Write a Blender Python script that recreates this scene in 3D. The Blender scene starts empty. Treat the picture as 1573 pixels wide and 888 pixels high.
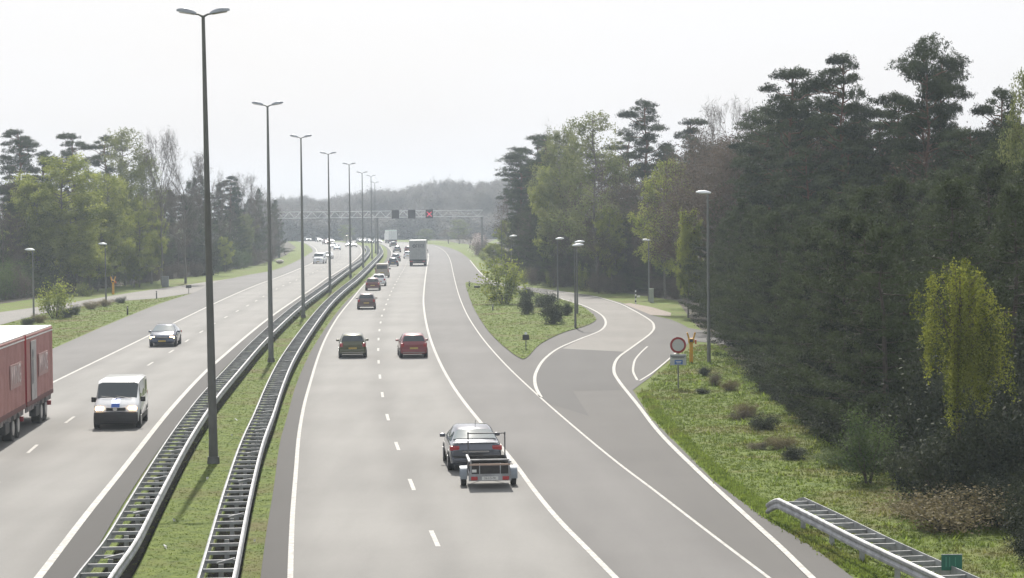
import bpy, bmesh, math, random
import numpy as np
from mathutils import Vector, Matrix, geometry
random.seed(7); rng = np.random.default_rng(11)
PI = math.pi
S = bpy.context.scene
COL = S.collection
# ------------------------------------------------------------------ camera
H = 8.8; F = 3400.0; CU, CV = 786.5, 444.0
p = math.atan((CV - 327.0) / F); a = math.radians(0.6)
fw = Vector((0, math.cos(p), -math.sin(p)))
r0 = Vector((1, 0, 0)); u0 = r0.cross(fw)
rt = r0 * math.cos(a) - u0 * math.sin(a)
up = u0 * math.cos(a) + r0 * math.sin(a)
CAM = Vector((0, 0, H))
cd = bpy.data.cameras.new('camera'); cam = bpy.data.objects.new('camera', cd); COL.objects.link(cam)
m = Matrix((rt, up, -fw)).transposed().to_4x4(); m.translation = CAM
cam.matrix_world = m
cd.sensor_width = 36; cd.lens = F / 1573 * 36; cd.clip_end = 6000; cd.clip_start = 0.5
S.camera = cam
def G(u, v, z=0.0):
    "point of the photograph -> world point on the level z"
    d = fw * F + rt * (u - CU) - up * (v - CV)
    t = (z - H) / d.z
    return CAM + d * t
def HT(u, vb, vt):
    "height of an upright thing with its foot at (u, vb) and its top at row vt"
    g = G(u, vb); return (vb - vt) * g.y / F
# ------------------------------------------------------------------ node helpers
def new_mat(name):
    M = bpy.data.materials.new(name); M.use_nodes = True
    return M, M.node_tree, M.node_tree.nodes['Principled BSDF']
def mat(name, col, rough=0.6, metal=0.0, var=0.0, scale=3.0, bump=0.0, col2=None, spec=0.5, emit=None, es=1.0, coat=0.0):
    M, nt, b = new_mat(name); N = nt.nodes; L = nt.links
    b.inputs['Base Color'].default_value = (*col, 1); b.inputs['Roughness'].default_value = rough
    b.inputs['Metallic'].default_value = metal; b.inputs['Specular IOR Level'].default_value = spec
    if coat: b.inputs['Coat Weight'].default_value = coat; b.inputs['Coat Roughness'].default_value = 0.08
    if emit: b.inputs['Emission Color'].default_value = (*emit, 1); b.inputs['Emission Strength'].default_value = es
    if var or col2 or bump:
        tc = N.new('ShaderNodeTexCoord'); n = N.new('ShaderNodeTexNoise'); n.inputs['Scale'].default_value = scale
        n.inputs['Detail'].default_value = 6; n.inputs['Roughness'].default_value = 0.62
        L.new(tc.outputs['Object'], n.inputs['Vector'])
        if var or col2:
            r = N.new('ShaderNodeValToRGB'); L.new(n.outputs['Fac'], r.inputs['Fac'])
            c2 = col2 or tuple(c * (1 + var) for c in col); c1 = col if col2 else tuple(c * (1 - var) for c in col)
            r.color_ramp.elements[0].position = 0.35; r.color_ramp.elements[1].position = 0.65
            r.color_ramp.elements[0].color = (*c1, 1); r.color_ramp.elements[1].color = (*c2, 1)
            L.new(r.outputs['Color'], b.inputs['Base Color'])
        if bump:
            bp = N.new('ShaderNodeBump'); bp.inputs['Strength'].default_value = bump; bp.inputs['Distance'].default_value = 0.02
            L.new(n.outputs['Fac'], bp.inputs['Height']); L.new(bp.outputs['Normal'], b.inputs['Normal'])
    return M
def leaf_mat(name, c1, c2, trans=0.3, scale=0.7):
    M, nt, b = new_mat(name); N = nt.nodes; L = nt.links
    at = N.new('ShaderNodeAttribute'); at.attribute_name = 'tone'
    tc = N.new('ShaderNodeTexCoord'); n = N.new('ShaderNodeTexNoise'); n.inputs['Scale'].default_value = scale
    n.inputs['Detail'].default_value = 3; L.new(tc.outputs['Object'], n.inputs['Vector'])
    oi = N.new('ShaderNodeObjectInfo')
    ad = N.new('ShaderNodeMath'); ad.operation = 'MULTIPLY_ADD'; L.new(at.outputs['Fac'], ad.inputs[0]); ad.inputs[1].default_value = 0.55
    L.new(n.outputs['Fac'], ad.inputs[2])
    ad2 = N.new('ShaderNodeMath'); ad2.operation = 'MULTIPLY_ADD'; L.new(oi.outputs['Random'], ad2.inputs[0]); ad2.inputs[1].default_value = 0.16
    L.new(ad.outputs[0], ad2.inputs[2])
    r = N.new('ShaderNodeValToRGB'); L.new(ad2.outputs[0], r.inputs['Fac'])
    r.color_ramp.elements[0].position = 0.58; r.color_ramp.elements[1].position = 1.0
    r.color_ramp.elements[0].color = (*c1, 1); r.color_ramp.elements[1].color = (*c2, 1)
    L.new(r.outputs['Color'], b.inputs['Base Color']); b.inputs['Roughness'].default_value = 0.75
    b.inputs['Specular IOR Level'].default_value = 0.25
    tr = N.new('ShaderNodeBsdfTranslucent'); L.new(r.outputs['Color'], tr.inputs['Color'])
    mx = N.new('ShaderNodeMixShader'); mx.inputs[0].default_value = trans
    L.new(b.outputs[0], mx.inputs[1]); L.new(tr.outputs[0], mx.inputs[2])
    L.new(mx.outputs[0], N['Material Output'].inputs['Surface'])
    return M
# ------------------------------------------------------------------ object helpers
def mesh_obj(name, verts, faces, material, parent=None, smooth=False, angle=None):
    me = bpy.data.meshes.new(name); me.from_pydata([tuple(v) for v in verts], [], faces)
    for mm in (material if isinstance(material, (list, tuple)) else [material]): me.materials.append(mm)
    if smooth:
        me.shade_smooth()
        if angle: me.set_sharp_from_angle(angle=math.radians(angle))
    o = bpy.data.objects.new(name, me); COL.objects.link(o)
    if parent: o.parent = parent
    return o
def fast_mesh(name, V, Fc, mats, tone=None):
    "V (n,3) array, Fc (m,k) array"
    V = np.asarray(V, dtype=np.float32); Fc = np.asarray(Fc, dtype=np.int32); k = Fc.shape[1]
    me = bpy.data.meshes.new(name)
    me.vertices.add(len(V)); me.vertices.foreach_set('co', V.ravel())
    me.loops.add(Fc.size); me.loops.foreach_set('vertex_index', Fc.ravel())
    me.polygons.add(len(Fc)); me.polygons.foreach_set('loop_start', np.arange(0, Fc.size, k, dtype=np.int32))
    me.polygons.foreach_set('loop_total', np.full(len(Fc), k, dtype=np.int32))
    if tone is not None:
        at = me.attributes.new('tone', 'FLOAT', 'POINT'); at.data.foreach_set('value', np.asarray(tone, dtype=np.float32))
    for mm in (mats if isinstance(mats, (list, tuple)) else [mats]): me.materials.append(mm)
    me.update(calc_edges=True); me.validate()
    return me
def link(name, me, parent=None, loc=None, rz=0, sc=None):
    o = bpy.data.objects.new(name, me); COL.objects.link(o)
    if parent: o.parent = parent
    if loc is not None: o.location = loc
    o.rotation_euler = (0, 0, rz)
    if sc is not None: o.scale = sc if hasattr(sc, '__len__') else (sc, sc, sc)
    return o
def tag(o, label=None, cat=None, group=None, kind=None):
    if label: o['label'] = label
    if cat: o['category'] = cat
    if group: o['group'] = group
    if kind: o['kind'] = kind
    return o
def empty(name, loc=(0, 0, 0), rz=0, label=None, cat=None, group=None):
    o = bpy.data.objects.new(name, None); COL.objects.link(o); o.location = loc; o.rotation_euler = (0, 0, rz)
    o.empty_display_size = 0.2
    return tag(o, label, cat, group)
def kids(o): return [c for c in COL.objects if c.parent == o]
def copy_tree(o, ks, loc, rz, sc, label, group):
    c = o.copy(); COL.objects.link(c); c.location = loc; c.rotation_euler = (0, 0, rz); c.scale = sc
    c['label'] = label; c['group'] = group
    for k in ks:
        d = k.copy(); COL.objects.link(d); d.parent = c
    return c
class MB:
    def __init__(s): s.v = []; s.f = []
    def add(s, V, Fs):
        n = len(s.v); s.v += [tuple(x) for x in V]; s.f += [tuple(i + n for i in f) for f in Fs]; return s
    def box(s, c, d, rz=0, bev=0.0):
        x, y, z = d[0] / 2, d[1] / 2, d[2] / 2
        if bev:
            b = min(bev, x * .9, y * .9, z * .9)
            bm = bmesh.new(); bmesh.ops.create_cube(bm, size=1)
            for vv in bm.verts: vv.co = Vector((vv.co.x * d[0], vv.co.y * d[1], vv.co.z * d[2]))
            bmesh.ops.bevel(bm, geom=bm.edges[:], offset=b, segments=2, affect='EDGES', profile=0.5)
            bm.verts.index_update()
            V = [vv.co.copy() for vv in bm.verts]; Fs = [[w.index for w in ff.verts] for ff in bm.faces]; bm.free()
        else:
            V = [Vector((i, j, k)) for i in (-x, x) for j in (-y, y) for k in (-z, z)]
            Fs = [(0, 1, 3, 2), (4, 6, 7, 5), (0, 4, 5, 1), (2, 3, 7, 6), (0, 2, 6, 4), (1, 5, 7, 3)]
        R = Matrix.Rotation(rz, 3, 'Z')
        return s.add([R @ q + Vector(c) for q in V], Fs)
    def tube(s, pts, rads, n=8, caps=True):
        pts = [Vector(q) for q in pts]
        if not hasattr(rads, '__len__'): rads = [rads] * len(pts)
        V = []; Fs = []; ref = None
        for i, q in enumerate(pts):
            t = (pts[min(i + 1, len(pts) - 1)] - pts[max(i - 1, 0)]).normalized()
            if ref is None: ref = Vector((1, 0, 0)) if abs(t.x) < 0.8 else Vector((0, 0, 1))
            e1 = t.cross(ref).normalized(); e2 = t.cross(e1)
            for k in range(n):
                an = 2 * PI * k / n; V.append(q + (e1 * math.cos(an) + e2 * math.sin(an)) * rads[i])
        for i in range(len(pts) - 1):
            for k in range(n):
                k2 = (k + 1) % n; Fs.append((i * n + k, i * n + k2, (i + 1) * n + k2, (i + 1) * n + k))
        if caps: Fs.append(tuple(range(n - 1, -1, -1))); Fs.append(tuple(range((len(pts) - 1) * n, len(pts) * n)))
        return s.add(V, Fs)
    def cyl(s, c, ax, r, h, n=20, r2=None):
        "cylinder centred on c along axis ax"
        c = Vector(c); ax = Vector(ax).normalized()
        return s.tube([c - ax * h / 2, c + ax * h / 2], [r, r if r2 is None else r2], n)
    def ell(s, c, d, n=10, m_=6):
        c = Vector(c); V = []; Fs = []
        for i in range(m_ + 1):
            th = PI * i / m_
            for k in range(n):
                ph = 2 * PI * k / n; V.append(c + Vector((d[0] * math.sin(th) * math.cos(ph), d[1] * math.sin(th) * math.sin(ph), d[2] * math.cos(th))))
        for i in range(m_):
            for k in range(n):
                k2 = (k + 1) % n; Fs.append((i * n + k, (i + 1) * n + k, (i + 1) * n + k2, i * n + k2))
        return s.add(V, Fs)
    def build(s, name, material, parent=None, smooth=False, angle=35):
        o = mesh_obj(name, s.v, s.f, material, parent, smooth, angle); return o
def pchip(pts):
    pts = sorted(pts); x = np.array([q[0] for q in pts], float); y = np.array([q[1] for q in pts], float)
    h = np.diff(x); dl = np.diff(y) / h; mm = np.zeros(len(x)); mm[0] = dl[0]; mm[-1] = dl[-1]
    for i in range(1, len(x) - 1):
        if dl[i - 1] * dl[i] > 0:
            w1 = 2 * h[i] + h[i - 1]; w2 = h[i] + 2 * h[i - 1]; mm[i] = (w1 + w2) / (w1 / dl[i - 1] + w2 / dl[i])
    def f(v):
        v = min(max(v, x[0]), x[-1]); i = min(max(int(np.searchsorted(x, v)) - 1, 0), len(h) - 1); t = (v - x[i]) / h[i]
        return ((2*t**3-3*t*t+1)*y[i] + (t**3-2*t*t+t)*h[i]*mm[i] + (-2*t**3+3*t*t)*y[i+1] + (t**3-t*t)*h[i]*mm[i+1])
    return f
def catmull(P, n=8):
    P = [Vector(q) for q in P]; out = []
    for i in range(len(P) - 1):
        p0 = P[max(i - 1, 0)]; p1 = P[i]; p2 = P[i + 1]; p3 = P[min(i + 2, len(P) - 1)]
        for k in range(n):
            t = k / n
            out.append(0.5 * ((2 * p1) + (p2 - p0) * t + (2 * p0 - 5 * p1 + 4 * p2 - p3) * t * t + (3 * p1 - p0 - 3 * p2 + p3) * t ** 3))
    out.append(P[-1]); return out
def resample(P, step):
    out = [P[0].copy()]; acc = 0
    for i in range(len(P) - 1):
        a_, b_ = P[i], P[i + 1]; L_ = (b_ - a_).length
        if L_ < 1e-9: continue
        s_ = step - acc
        while s_ <= L_:
            out.append(a_.lerp(b_, s_ / L_)); s_ += step
        acc = (acc + L_) % step
    return out
def smooth_line(P, it=3):
    for _ in range(it):
        P = [P[0]] + [(P[i - 1] + P[i] * 2 + P[i + 1]) / 4 for i in range(1, len(P) - 1)] + [P[-1]]
    return P
def side(P, i):
    t = P[min(i + 1, len(P) - 1)] - P[max(i - 1, 0)]; t.z = 0; t.normalize(); return Vector((t.y, -t.x, 0)), t   # right-hand normal, tangent
def ribbon(P, w, z):
    V = []; Fs = []
    for i, q in enumerate(P):
        n, t = side(P, i); V += [(q.x - n.x * w / 2, q.y - n.y * w / 2, z), (q.x + n.x * w / 2, q.y + n.y * w / 2, z)]
        if i: Fs.append((2 * i - 2, 2 * i - 1, 2 * i + 1, 2 * i))
    return V, Fs
def flat_poly(name, P, z, material, kind='structure', parent=None):
    bm = bmesh.new(); vs = [bm.verts.new((q.x, q.y, z)) for q in P]
    f = bm.faces.new(vs); bm.normal_update()
    if f.normal.z < 0: f.normal_flip()
    bmesh.ops.triangulate(bm, faces=[f]); me = bpy.data.meshes.new(name); bm.to_mesh(me); bm.free(); me.materials.append(material)
    o = bpy.data.objects.new(name, me); COL.objects.link(o)
    if parent: o.parent = parent
    elif kind: o['kind'] = kind
    return o
def text_mesh(name, body, size, material, parent, loc, rot, thick=0.004, sx=1.0):
    c = bpy.data.curves.new(name, 'FONT'); c.body = body; c.size = size; c.align_x = 'CENTER'; c.align_y = 'CENTER'; c.extrude = thick
    t = bpy.data.objects.new('tmp', c); COL.objects.link(t)
    dg = bpy.context.evaluated_depsgraph_get(); me = bpy.data.meshes.new_from_object(t.evaluated_get(dg)); bpy.data.objects.remove(t)
    me.materials.clear(); me.materials.append(material)
    o = bpy.data.objects.new(name, me); COL.objects.link(o); o.parent = parent; o.location = loc; o.rotation_euler = rot; o.scale = (sx, 1, 1)
    return o
# ------------------------------------------------------------------ materials
def asphalt(name, base, track=0.0, rough=0.78, spec=0.28):
    M, nt, b = new_mat(name); N = nt.nodes; L = nt.links
    geo = N.new('ShaderNodeNewGeometry')
    n1 = N.new('ShaderNodeTexNoise'); n1.inputs['Scale'].default_value = 0.11; n1.inputs['Detail'].default_value = 5
    mp = N.new('ShaderNodeMapping'); mp.inputs['Scale'].default_value = (1, 0.12, 1); mp.inputs['Rotation'].default_value = (0, 0, 0.06)
    L.new(geo.outputs['Position'], mp.inputs['Vector']); n3 = N.new('ShaderNodeTexNoise'); n3.inputs['Scale'].default_value = 0.9; n3.inputs['Detail'].default_value = 4
    L.new(mp.outputs[0], n3.inputs['Vector']); L.new(geo.outputs['Position'], n1.inputs['Vector'])
    n2 = N.new('ShaderNodeTexNoise'); n2.inputs['Scale'].default_value = 14; n2.inputs['Detail'].default_value = 8; n2.inputs['Roughness'].default_value = 0.8
    L.new(geo.outputs['Position'], n2.inputs['Vector'])
    def mad(src, k, add):
        q = N.new('ShaderNodeMath'); q.operation = 'MULTIPLY_ADD'; L.new(src, q.inputs[0]); q.inputs[1].default_value = k
        if isinstance(add, float): q.inputs[2].default_value = add
        else: L.new(add, q.inputs[2])
        return q.outputs[0]
    s = mad(n1.outputs['Fac'], 0.55, 0.52); s = mad(n3.outputs['Fac'], 0.36, s); s = mad(n2.outputs['Fac'], 0.46, s)
    s = mad(s, 1.0, -0.25)
    if track:
        uv = N.new('ShaderNodeUVMap'); uv.uv_map = 'lane'; sp = N.new('ShaderNodeSeparateXYZ'); L.new(uv.outputs[0], sp.inputs[0])
        q = N.new('ShaderNodeMath'); q.operation = 'MULTIPLY'; L.new(sp.outputs[0], q.inputs[0]); q.inputs[1].default_value = 4 * PI
        c = N.new('ShaderNodeMath'); c.operation = 'COSINE'; L.new(q.outputs[0], c.inputs[0]); s = mad(c.outputs[0], -track * .5, s)
        q2 = N.new('ShaderNodeMath'); q2.operation = 'MULTIPLY'; L.new(sp.outputs[0], q2.inputs[0]); q2.inputs[1].default_value = 2 * PI
        c2 = N.new('ShaderNodeMath'); c2.operation = 'COSINE'; L.new(q2.outputs[0], c2.inputs[0]); s = mad(c2.outputs[0], -track, s)
    mx = N.new('ShaderNodeVectorMath'); mx.operation = 'SCALE'; mx.inputs[0].default_value = base; L.new(s, mx.inputs['Scale'])
    L.new(mx.outputs[0], b.inputs['Base Color']); b.inputs['Roughness'].default_value = rough; b.inputs['Specular IOR Level'].default_value = spec
    bp = N.new('ShaderNodeBump'); bp.inputs['Strength'].default_value = 0.25; bp.inputs['Distance'].default_value = 0.01
    L.new(n2.outputs['Fac'], bp.inputs['Height']); L.new(bp.outputs[0], b.inputs['Normal'])
    return M
A_LANE = asphalt('lane_asphalt', (.168, .164, .155), 0.085)
A_RUSH = asphalt('rush_lane_asphalt', (.102, .099, .096), 0.06)
A_SHOULDER = asphalt('shoulder_asphalt', (.029, .027, .026))
A_RAMP = asphalt('ramp_asphalt', (.066, .063, .060))
A_DARK = asphalt('new_asphalt', (.046, .045, .0445))
A_PALE = asphalt('pale_asphalt', (.150, .142, .130))
PAVER = mat('brown_pavers', (.19, .155, .125), .85, var=.2, scale=6, bump=.3)
PAINT = mat('road_paint', (.34, .33, .31), .85, col2=(.54, .53, .50), scale=5, spec=.15)
def grass_mat(name='grass_ground', k=1.0, blade=False):
    M, nt, b = new_mat(name); N = nt.nodes; L = nt.links
    geo = N.new('ShaderNodeNewGeometry')
    def noise(sc, det=5):
        n = N.new('ShaderNodeTexNoise'); n.inputs['Scale'].default_value = sc; n.inputs['Detail'].default_value = det; n.inputs['Roughness'].default_value = .65
        L.new(geo.outputs['Position'], n.inputs['Vector']); return n.outputs['Fac']
    r1 = N.new('ShaderNodeValToRGB'); L.new(noise(1.7), r1.inputs[0])
    e = r1.color_ramp.elements; e[0].position = .36; e[1].position = .66; e[0].color = (.082, .118, .022, 1); e[1].color = (.155, .198, .038, 1)
    r2 = N.new('ShaderNodeValToRGB'); L.new(noise(.22), r2.inputs[0]); e = r2.color_ramp.elements
    e[0].position = .49; e[1].position = .66; e[0].color = (0, 0, 0, 1); e[1].color = (.9, .9, .9, 1)
    mx = N.new('ShaderNodeMix'); mx.data_type = 'RGBA'; L.new(r2.outputs[0], mx.inputs[0]); L.new(r1.outputs[0], mx.inputs[6]); mx.inputs[7].default_value = (.13, .115, .045, 1)
    r3 = N.new('ShaderNodeValToRGB'); L.new(noise(16, 8), r3.inputs[0]); e = r3.color_ramp.elements
    e[0].position = .3; e[1].position = .7; e[0].color = (.6, .6, .6, 1); e[1].color = (1.25, 1.25, 1.25, 1)
    m2 = N.new('ShaderNodeMix'); m2.data_type = 'RGBA'; m2.blend_type = 'MULTIPLY'; m2.inputs[0].default_value = 1
    L.new(mx.outputs[2], m2.inputs[6]); L.new(r3.outputs[0], m2.inputs[7]); L.new(m2.outputs[2], b.inputs['Base Color'])
    b.inputs['Roughness'].default_value = .9; b.inputs['Specular IOR Level'].default_value = .2
    bp = N.new('ShaderNodeBump'); bp.inputs['Strength'].default_value = .6; bp.inputs['Distance'].default_value = .06
    L.new(r3.outputs[0], bp.inputs['Height']); L.new(bp.outputs[0], b.inputs['Normal'])
    if blade:
        at = N.new('ShaderNodeAttribute'); at.attribute_name = 'tone'; q = N.new('ShaderNodeMath'); q.operation = 'MULTIPLY_ADD'; L.new(at.outputs['Fac'], q.inputs[0]); q.inputs[1].default_value = .9 * k; q.inputs[2].default_value = .75 * k
        sc = N.new('ShaderNodeVectorMath'); sc.operation = 'SCALE'; L.new(m2.outputs[2], sc.inputs[0]); L.new(q.outputs[0], sc.inputs['Scale']); L.new(sc.outputs[0], b.inputs['Base Color'])
        tr = N.new('ShaderNodeBsdfTranslucent'); L.new(sc.outputs[0], tr.inputs['Color']); ms = N.new('ShaderNodeMixShader'); ms.inputs[0].default_value = .5
        L.new(b.outputs[0], ms.inputs[1]); L.new(tr.outputs[0], ms.inputs[2]); L.new(ms.outputs[0], N['Material Output'].inputs['Surface'])
    return M
GRASS = grass_mat(); BLADE = grass_mat('grass_blades', 1.0, True); BLADE_PALE = grass_mat('pale_weeds', 1.35, True)
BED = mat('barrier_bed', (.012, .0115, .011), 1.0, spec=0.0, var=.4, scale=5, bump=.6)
SOIL = mat('forest_floor', (.030, .024, .014), .95, col2=(.065, .052, .028), scale=.8, bump=.5)
KERBG = mat('verge_edge', (.10, .085, .05), .95, col2=(.15, .15, .075), scale=2.5, bump=.5)
STEEL = mat('galvanised_steel', (.31, .315, .32), .6, .3, var=.3, scale=2.5)
STEEL_DARK = mat('weathered_steel', (.13, .13, .13), .6, .3, var=.2, scale=2)
POLE_NEAR = mat('dark_pole_paint', (.105, .105, .098), .55, .2, var=.15, scale=1.2)
POLE = mat('grey_pole_paint', (.17, .175, .17), .5, .3, var=.12, scale=1.2)
LAMP = mat('lamp_housing', (.30, .32, .35), .45, .2, var=.1)
LAMP_W = mat('pale_lamp_housing', (.78, .80, .82), .35)
LENS = mat('lamp_lens', (.45, .40, .34), .3, var=.05)
RUBBER = mat('tyre_rubber', (.018, .018, .018), .8, var=.2, scale=8)
RIM = mat('wheel_rim', (.35, .35, .36), .35, .7, var=.05)
GLASS = mat('tinted_glass', (.02, .03, .034), .10, 0, var=.05, spec=.6, coat=.25)
GLASS_L = mat('light_glass', (.10, .14, .15), .05, 0, var=.05, spec=1.0, coat=1.0)
BLACK = mat('black_plastic', (.02, .02, .022), .55, var=.15, scale=5)
DARKMET = mat('dark_chassis', (.035, .035, .037), .6, .2, var=.2, scale=4)
REDL = mat('tail_lamp_red', (.35, .015, .02), .25, var=.1, scale=9, coat=.6)
PLATE_Y = mat('yellow_plate', (.40, .28, .05), .5, var=.05)
PLATE_W = mat('white_plate', (.65, .65, .62), .5, var=.05)
CHROME = mat('bright_trim', (.6, .6, .6), .15, 1.0, var=.03)
HEAD_ON = mat('lit_headlamp', (.9, .85, .7), .2, emit=(1.0, .62, .26), es=13, var=.02)
HEAD_W = mat('bright_headlamp', (.9, .9, .9), .2, emit=(1.0, .96, .88), es=8, var=.02)
HEAD_OFF = mat('clear_headlamp', (.5, .5, .5), .1, .6, var=.05, coat=1)
WHITE = mat('white_sheet', (.74, .74, .72), .5, var=.06, scale=1.5)
RED = mat('sign_red', (.30, .02, .025), .5, var=.08)
BLUE = mat('sign_blue', (.05, .14, .42), .5, var=.08)
YEL = mat('yellow_enamel', (.60, .30, .015), .5, var=.1)
GREEN = mat('sign_green', (.01, .11, .075), .5, var=.15)
BARK = mat('brown_bark', (.055, .043, .034), .95, col2=(.10, .08, .065), scale=5, bump=.6)
BARK_R = mat('reddish_bark', (.095, .055, .038), .95, col2=(.15, .085, .055), scale=5, bump=.6)
BARK_G = mat('grey_bark', (.10, .092, .08), .95, col2=(.17, .155, .14), scale=4, bump=.5)
TWIG = mat('grey_twigs', (.13, .11, .095), .95, col2=(.19, .165, .14), scale=.6)
# ------------------------------------------------------------------ ground, roads
NV = 190
def vrow(k):   # rows from just behind the bottom of the picture to the far bend, even in distance
    d = 43.0 * (760 / 43.0) ** (k / (NV - 1)); return 29900 / d + 329.3
VR = [vrow(k) for k in range(NV)]
def C(*q): return pchip([(v, u) for v, u in q])
OE = C((1030,-1010),(888,-700),(700,-290),(571,0),(537,78),(499,165),(466,247),(448,301),(434,330),(424,372),(415,420),(397,463),(389,476),(386,480.6),(380,477),(373,466),(370,452),(368,430))
OL = C((1030,-850),(888,-552),(700,-150),(632,-6),(589.6,78.6),(518,225),(493,275),(436,400),(429,420),(413,460),(404,480),(395,488),(385,486.5),(377,478),(371,460),(369,440))
LD = C((1030,-278),(888,-132),(691,49.5),(645.6,107.7),(559,232),(539,266),(523.6,288),(509,311.5),(496,332),(485,352),(476,369),(468,384),(460,398),(445,423.5),(413,494),(405,508),(395,521),(385,522),(378,515),(372,490),(369.5,462))
ML = C((1030,-52),(888,60),(792,133),(729.7,183),(647,248),(629,263),(569.7,318),(557.6,331.6),(491,411),(455,462.7),(441,484),(426.5,504),(419,517),(404,540),(394,551.6),(388,556),(380,554),(375.5,546),(372,523),(370,490))
IE = C((1030,50),(877,130),(766,194),(640,281),(595,318),(505,408),(466,458),(440,496),(419,523),(404,545),(394,557),(388,561),(381,560),(376,552),(372.5,530),(370.2,496))
E0 = C((1030,382),(888,400),(819,409),(752,420),(680,430),(640,441),(591,455),(543,476),(497,505),(464,531),(445,551),(420,575),(405,588),(392,595),(385,595),(378,590),(375,582),(372,556),(370,516))
L1 = C((1030,444),(888,446),(800,449),(720,455),(680,458),(629,466),(591,476),(532,495),(491,516.7),(456,544),(440,557),(428,569),(410,588),(398,599),(389,602),(381,597),(375,586),(372,564),(370,524))
RD = C((1030,766),(888,695),(834.5,670),(747,633),(686,610),(640.5,595),(605,587),(578,583.5),(555,581.5),(536.4,581),(520.5,581.5),(506.7,583),(494,585),(483.7,587),(474,591),(458,597),(450,600.5),(439,606),(426,613),(416,619),(405,624.5),(395,628),(388,628),(380,621),(375,606),(372,583),(370,546))
L2 = C((1030,1083),(888,944),(843,900),(800,858),(753.6,820),(713,790.5),(652,740),(625,718),(595,696.5),(557.7,675.7),(524,662),(500,655.4),(480,652),(463,650.5),(434.6,652.5),(409,656),(394,658.5),(387,656),(380,647),(375,631),(372,604),(370,566))
L3 = C((1030,1366),(888,1179),(822,1092),(751,1000),(714,951),(645,868),(608,826),(554,770),(514,736.5),(480,715.5),(451,704),(418,695.7),(405,693),(394,689),(383,679),(376.5,663),(373,640),(371,604),(370,582))
def road_mesh(name, cols, mats, z):
    V = []; Fs = []; mi = []; uvs = []; n = len(cols); cross = []
    for v in VR:
        us = [c(v) for c in cols]
        for j in range(1, n): us[j] = max(us[j], us[j - 1] + 0.4)
        for j, u in enumerate(us): q = G(u, v, z); V.append((q.x, q.y, z))
    for i in range(NV - 1):
        for j in range(n - 1):
            Fs.append((i * n + j, i * n + j + 1, (i + 1) * n + j + 1, (i + 1) * n + j)); mi.append(j)
            uvs += [(j, i), (j + 1, i), (j + 1, i + 1), (j, i + 1)]
    o = mesh_obj(name, V, Fs, mats); o.data.polygons.foreach_set('material_index', mi)
    l = o.data.uv_layers.new(name='lane')
    for k, q in enumerate(uvs): l.data[k].uv = q
    return tag(o, kind='structure')
g = mesh_obj('ground', [(-2500, -300, 0), (2500, -300, 0), (2500, 4000, 0), (-2500, 4000, 0)], [(0, 1, 2, 3)], GRASS); tag(g, kind='structure')
road_mesh('right_carriageway', [E0, L1, RD, L2, L3], [A_SHOULDER, A_LANE, A_LANE, A_RUSH], .030)
road_mesh('left_carriageway', [OE, OL, LD, ML, IE], [A_RUSH, A_LANE, A_LANE, A_SHOULDER], .030)
def PX(L_): return [G(*q) for q in L_]
def PXS(L_, n=6): return catmull(PX(L_), n)
ramp_outer = [(1530,1030),(1310,888),(1246,840),(1172,795),(1098,741),(1048.7,692),(999,642),(972,600),(985,590),(999,580),(1013,566),(1029,553),(1045,538),(1062,524),(1120,530),(1250,542),(1250,525),(1120,515),(1057,504),(1047,498),(1030,491),(999.6,484),(977,472.5),(961,467),(949,464),(915,455),(881,450),(841,444.5),(800,440),(766,434.6),(747,426.5),(733.5,413),(720,397),(706.5,387),(690,380.5),(665,375.5)]
ramp_inner = [(640,376),(672,384),(683,396),(686,410),(688,425),(692,450),(702,480),(722,514),(752,554),(800,608),(845,660),(900,720),(990,800),(1140,940),(1240,1030)]
flat_poly('slip_road', PX(ramp_outer + ramp_inner), .020, A_RAMP)
# darker, newer surface of the merge and the pale older surface of the bend
flat_poly('merge_surface', PX([(826,604),(823,585),(828,566),(845,549),(864,536),(960,541),(950,556),(945,570),(945,585),(953,599),(958,600),(880,601),(905,640),(835,618)]), .024, A_DARK)
flat_poly('bend_surface', PX([(864,536),(893,521),(922,509),(930,497),(925,486),(908,475),(888,467),(866,461),(846,455),(841,448),(881,452),(915,457),(949,467),(969,475.5),(996,491),(1004,501),(999,512),(972,533),(962,541)]), .024, A_PALE)
flat_poly('paved_apron', PX([(957,467),(968,466),(1000,472),(1031,481),(1030,486),(1000,484.3)]), .028, PAVER)
isl = [(803,553),(790,546),(768,528),(750,509),(737,490),(726,470),(718,447),(716,434),(740,437.5),(766,441),(790,444.5),(820,449.5),(844,455),(868,462),(895,472),(912,485),(915,493),(898,502),(864.5,512),(830.7,529),(812,548)]
flat_poly('traffic_island', catmull(PX(isl + [isl[0]]), 4)[:-1], .065, GRASS)
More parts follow.
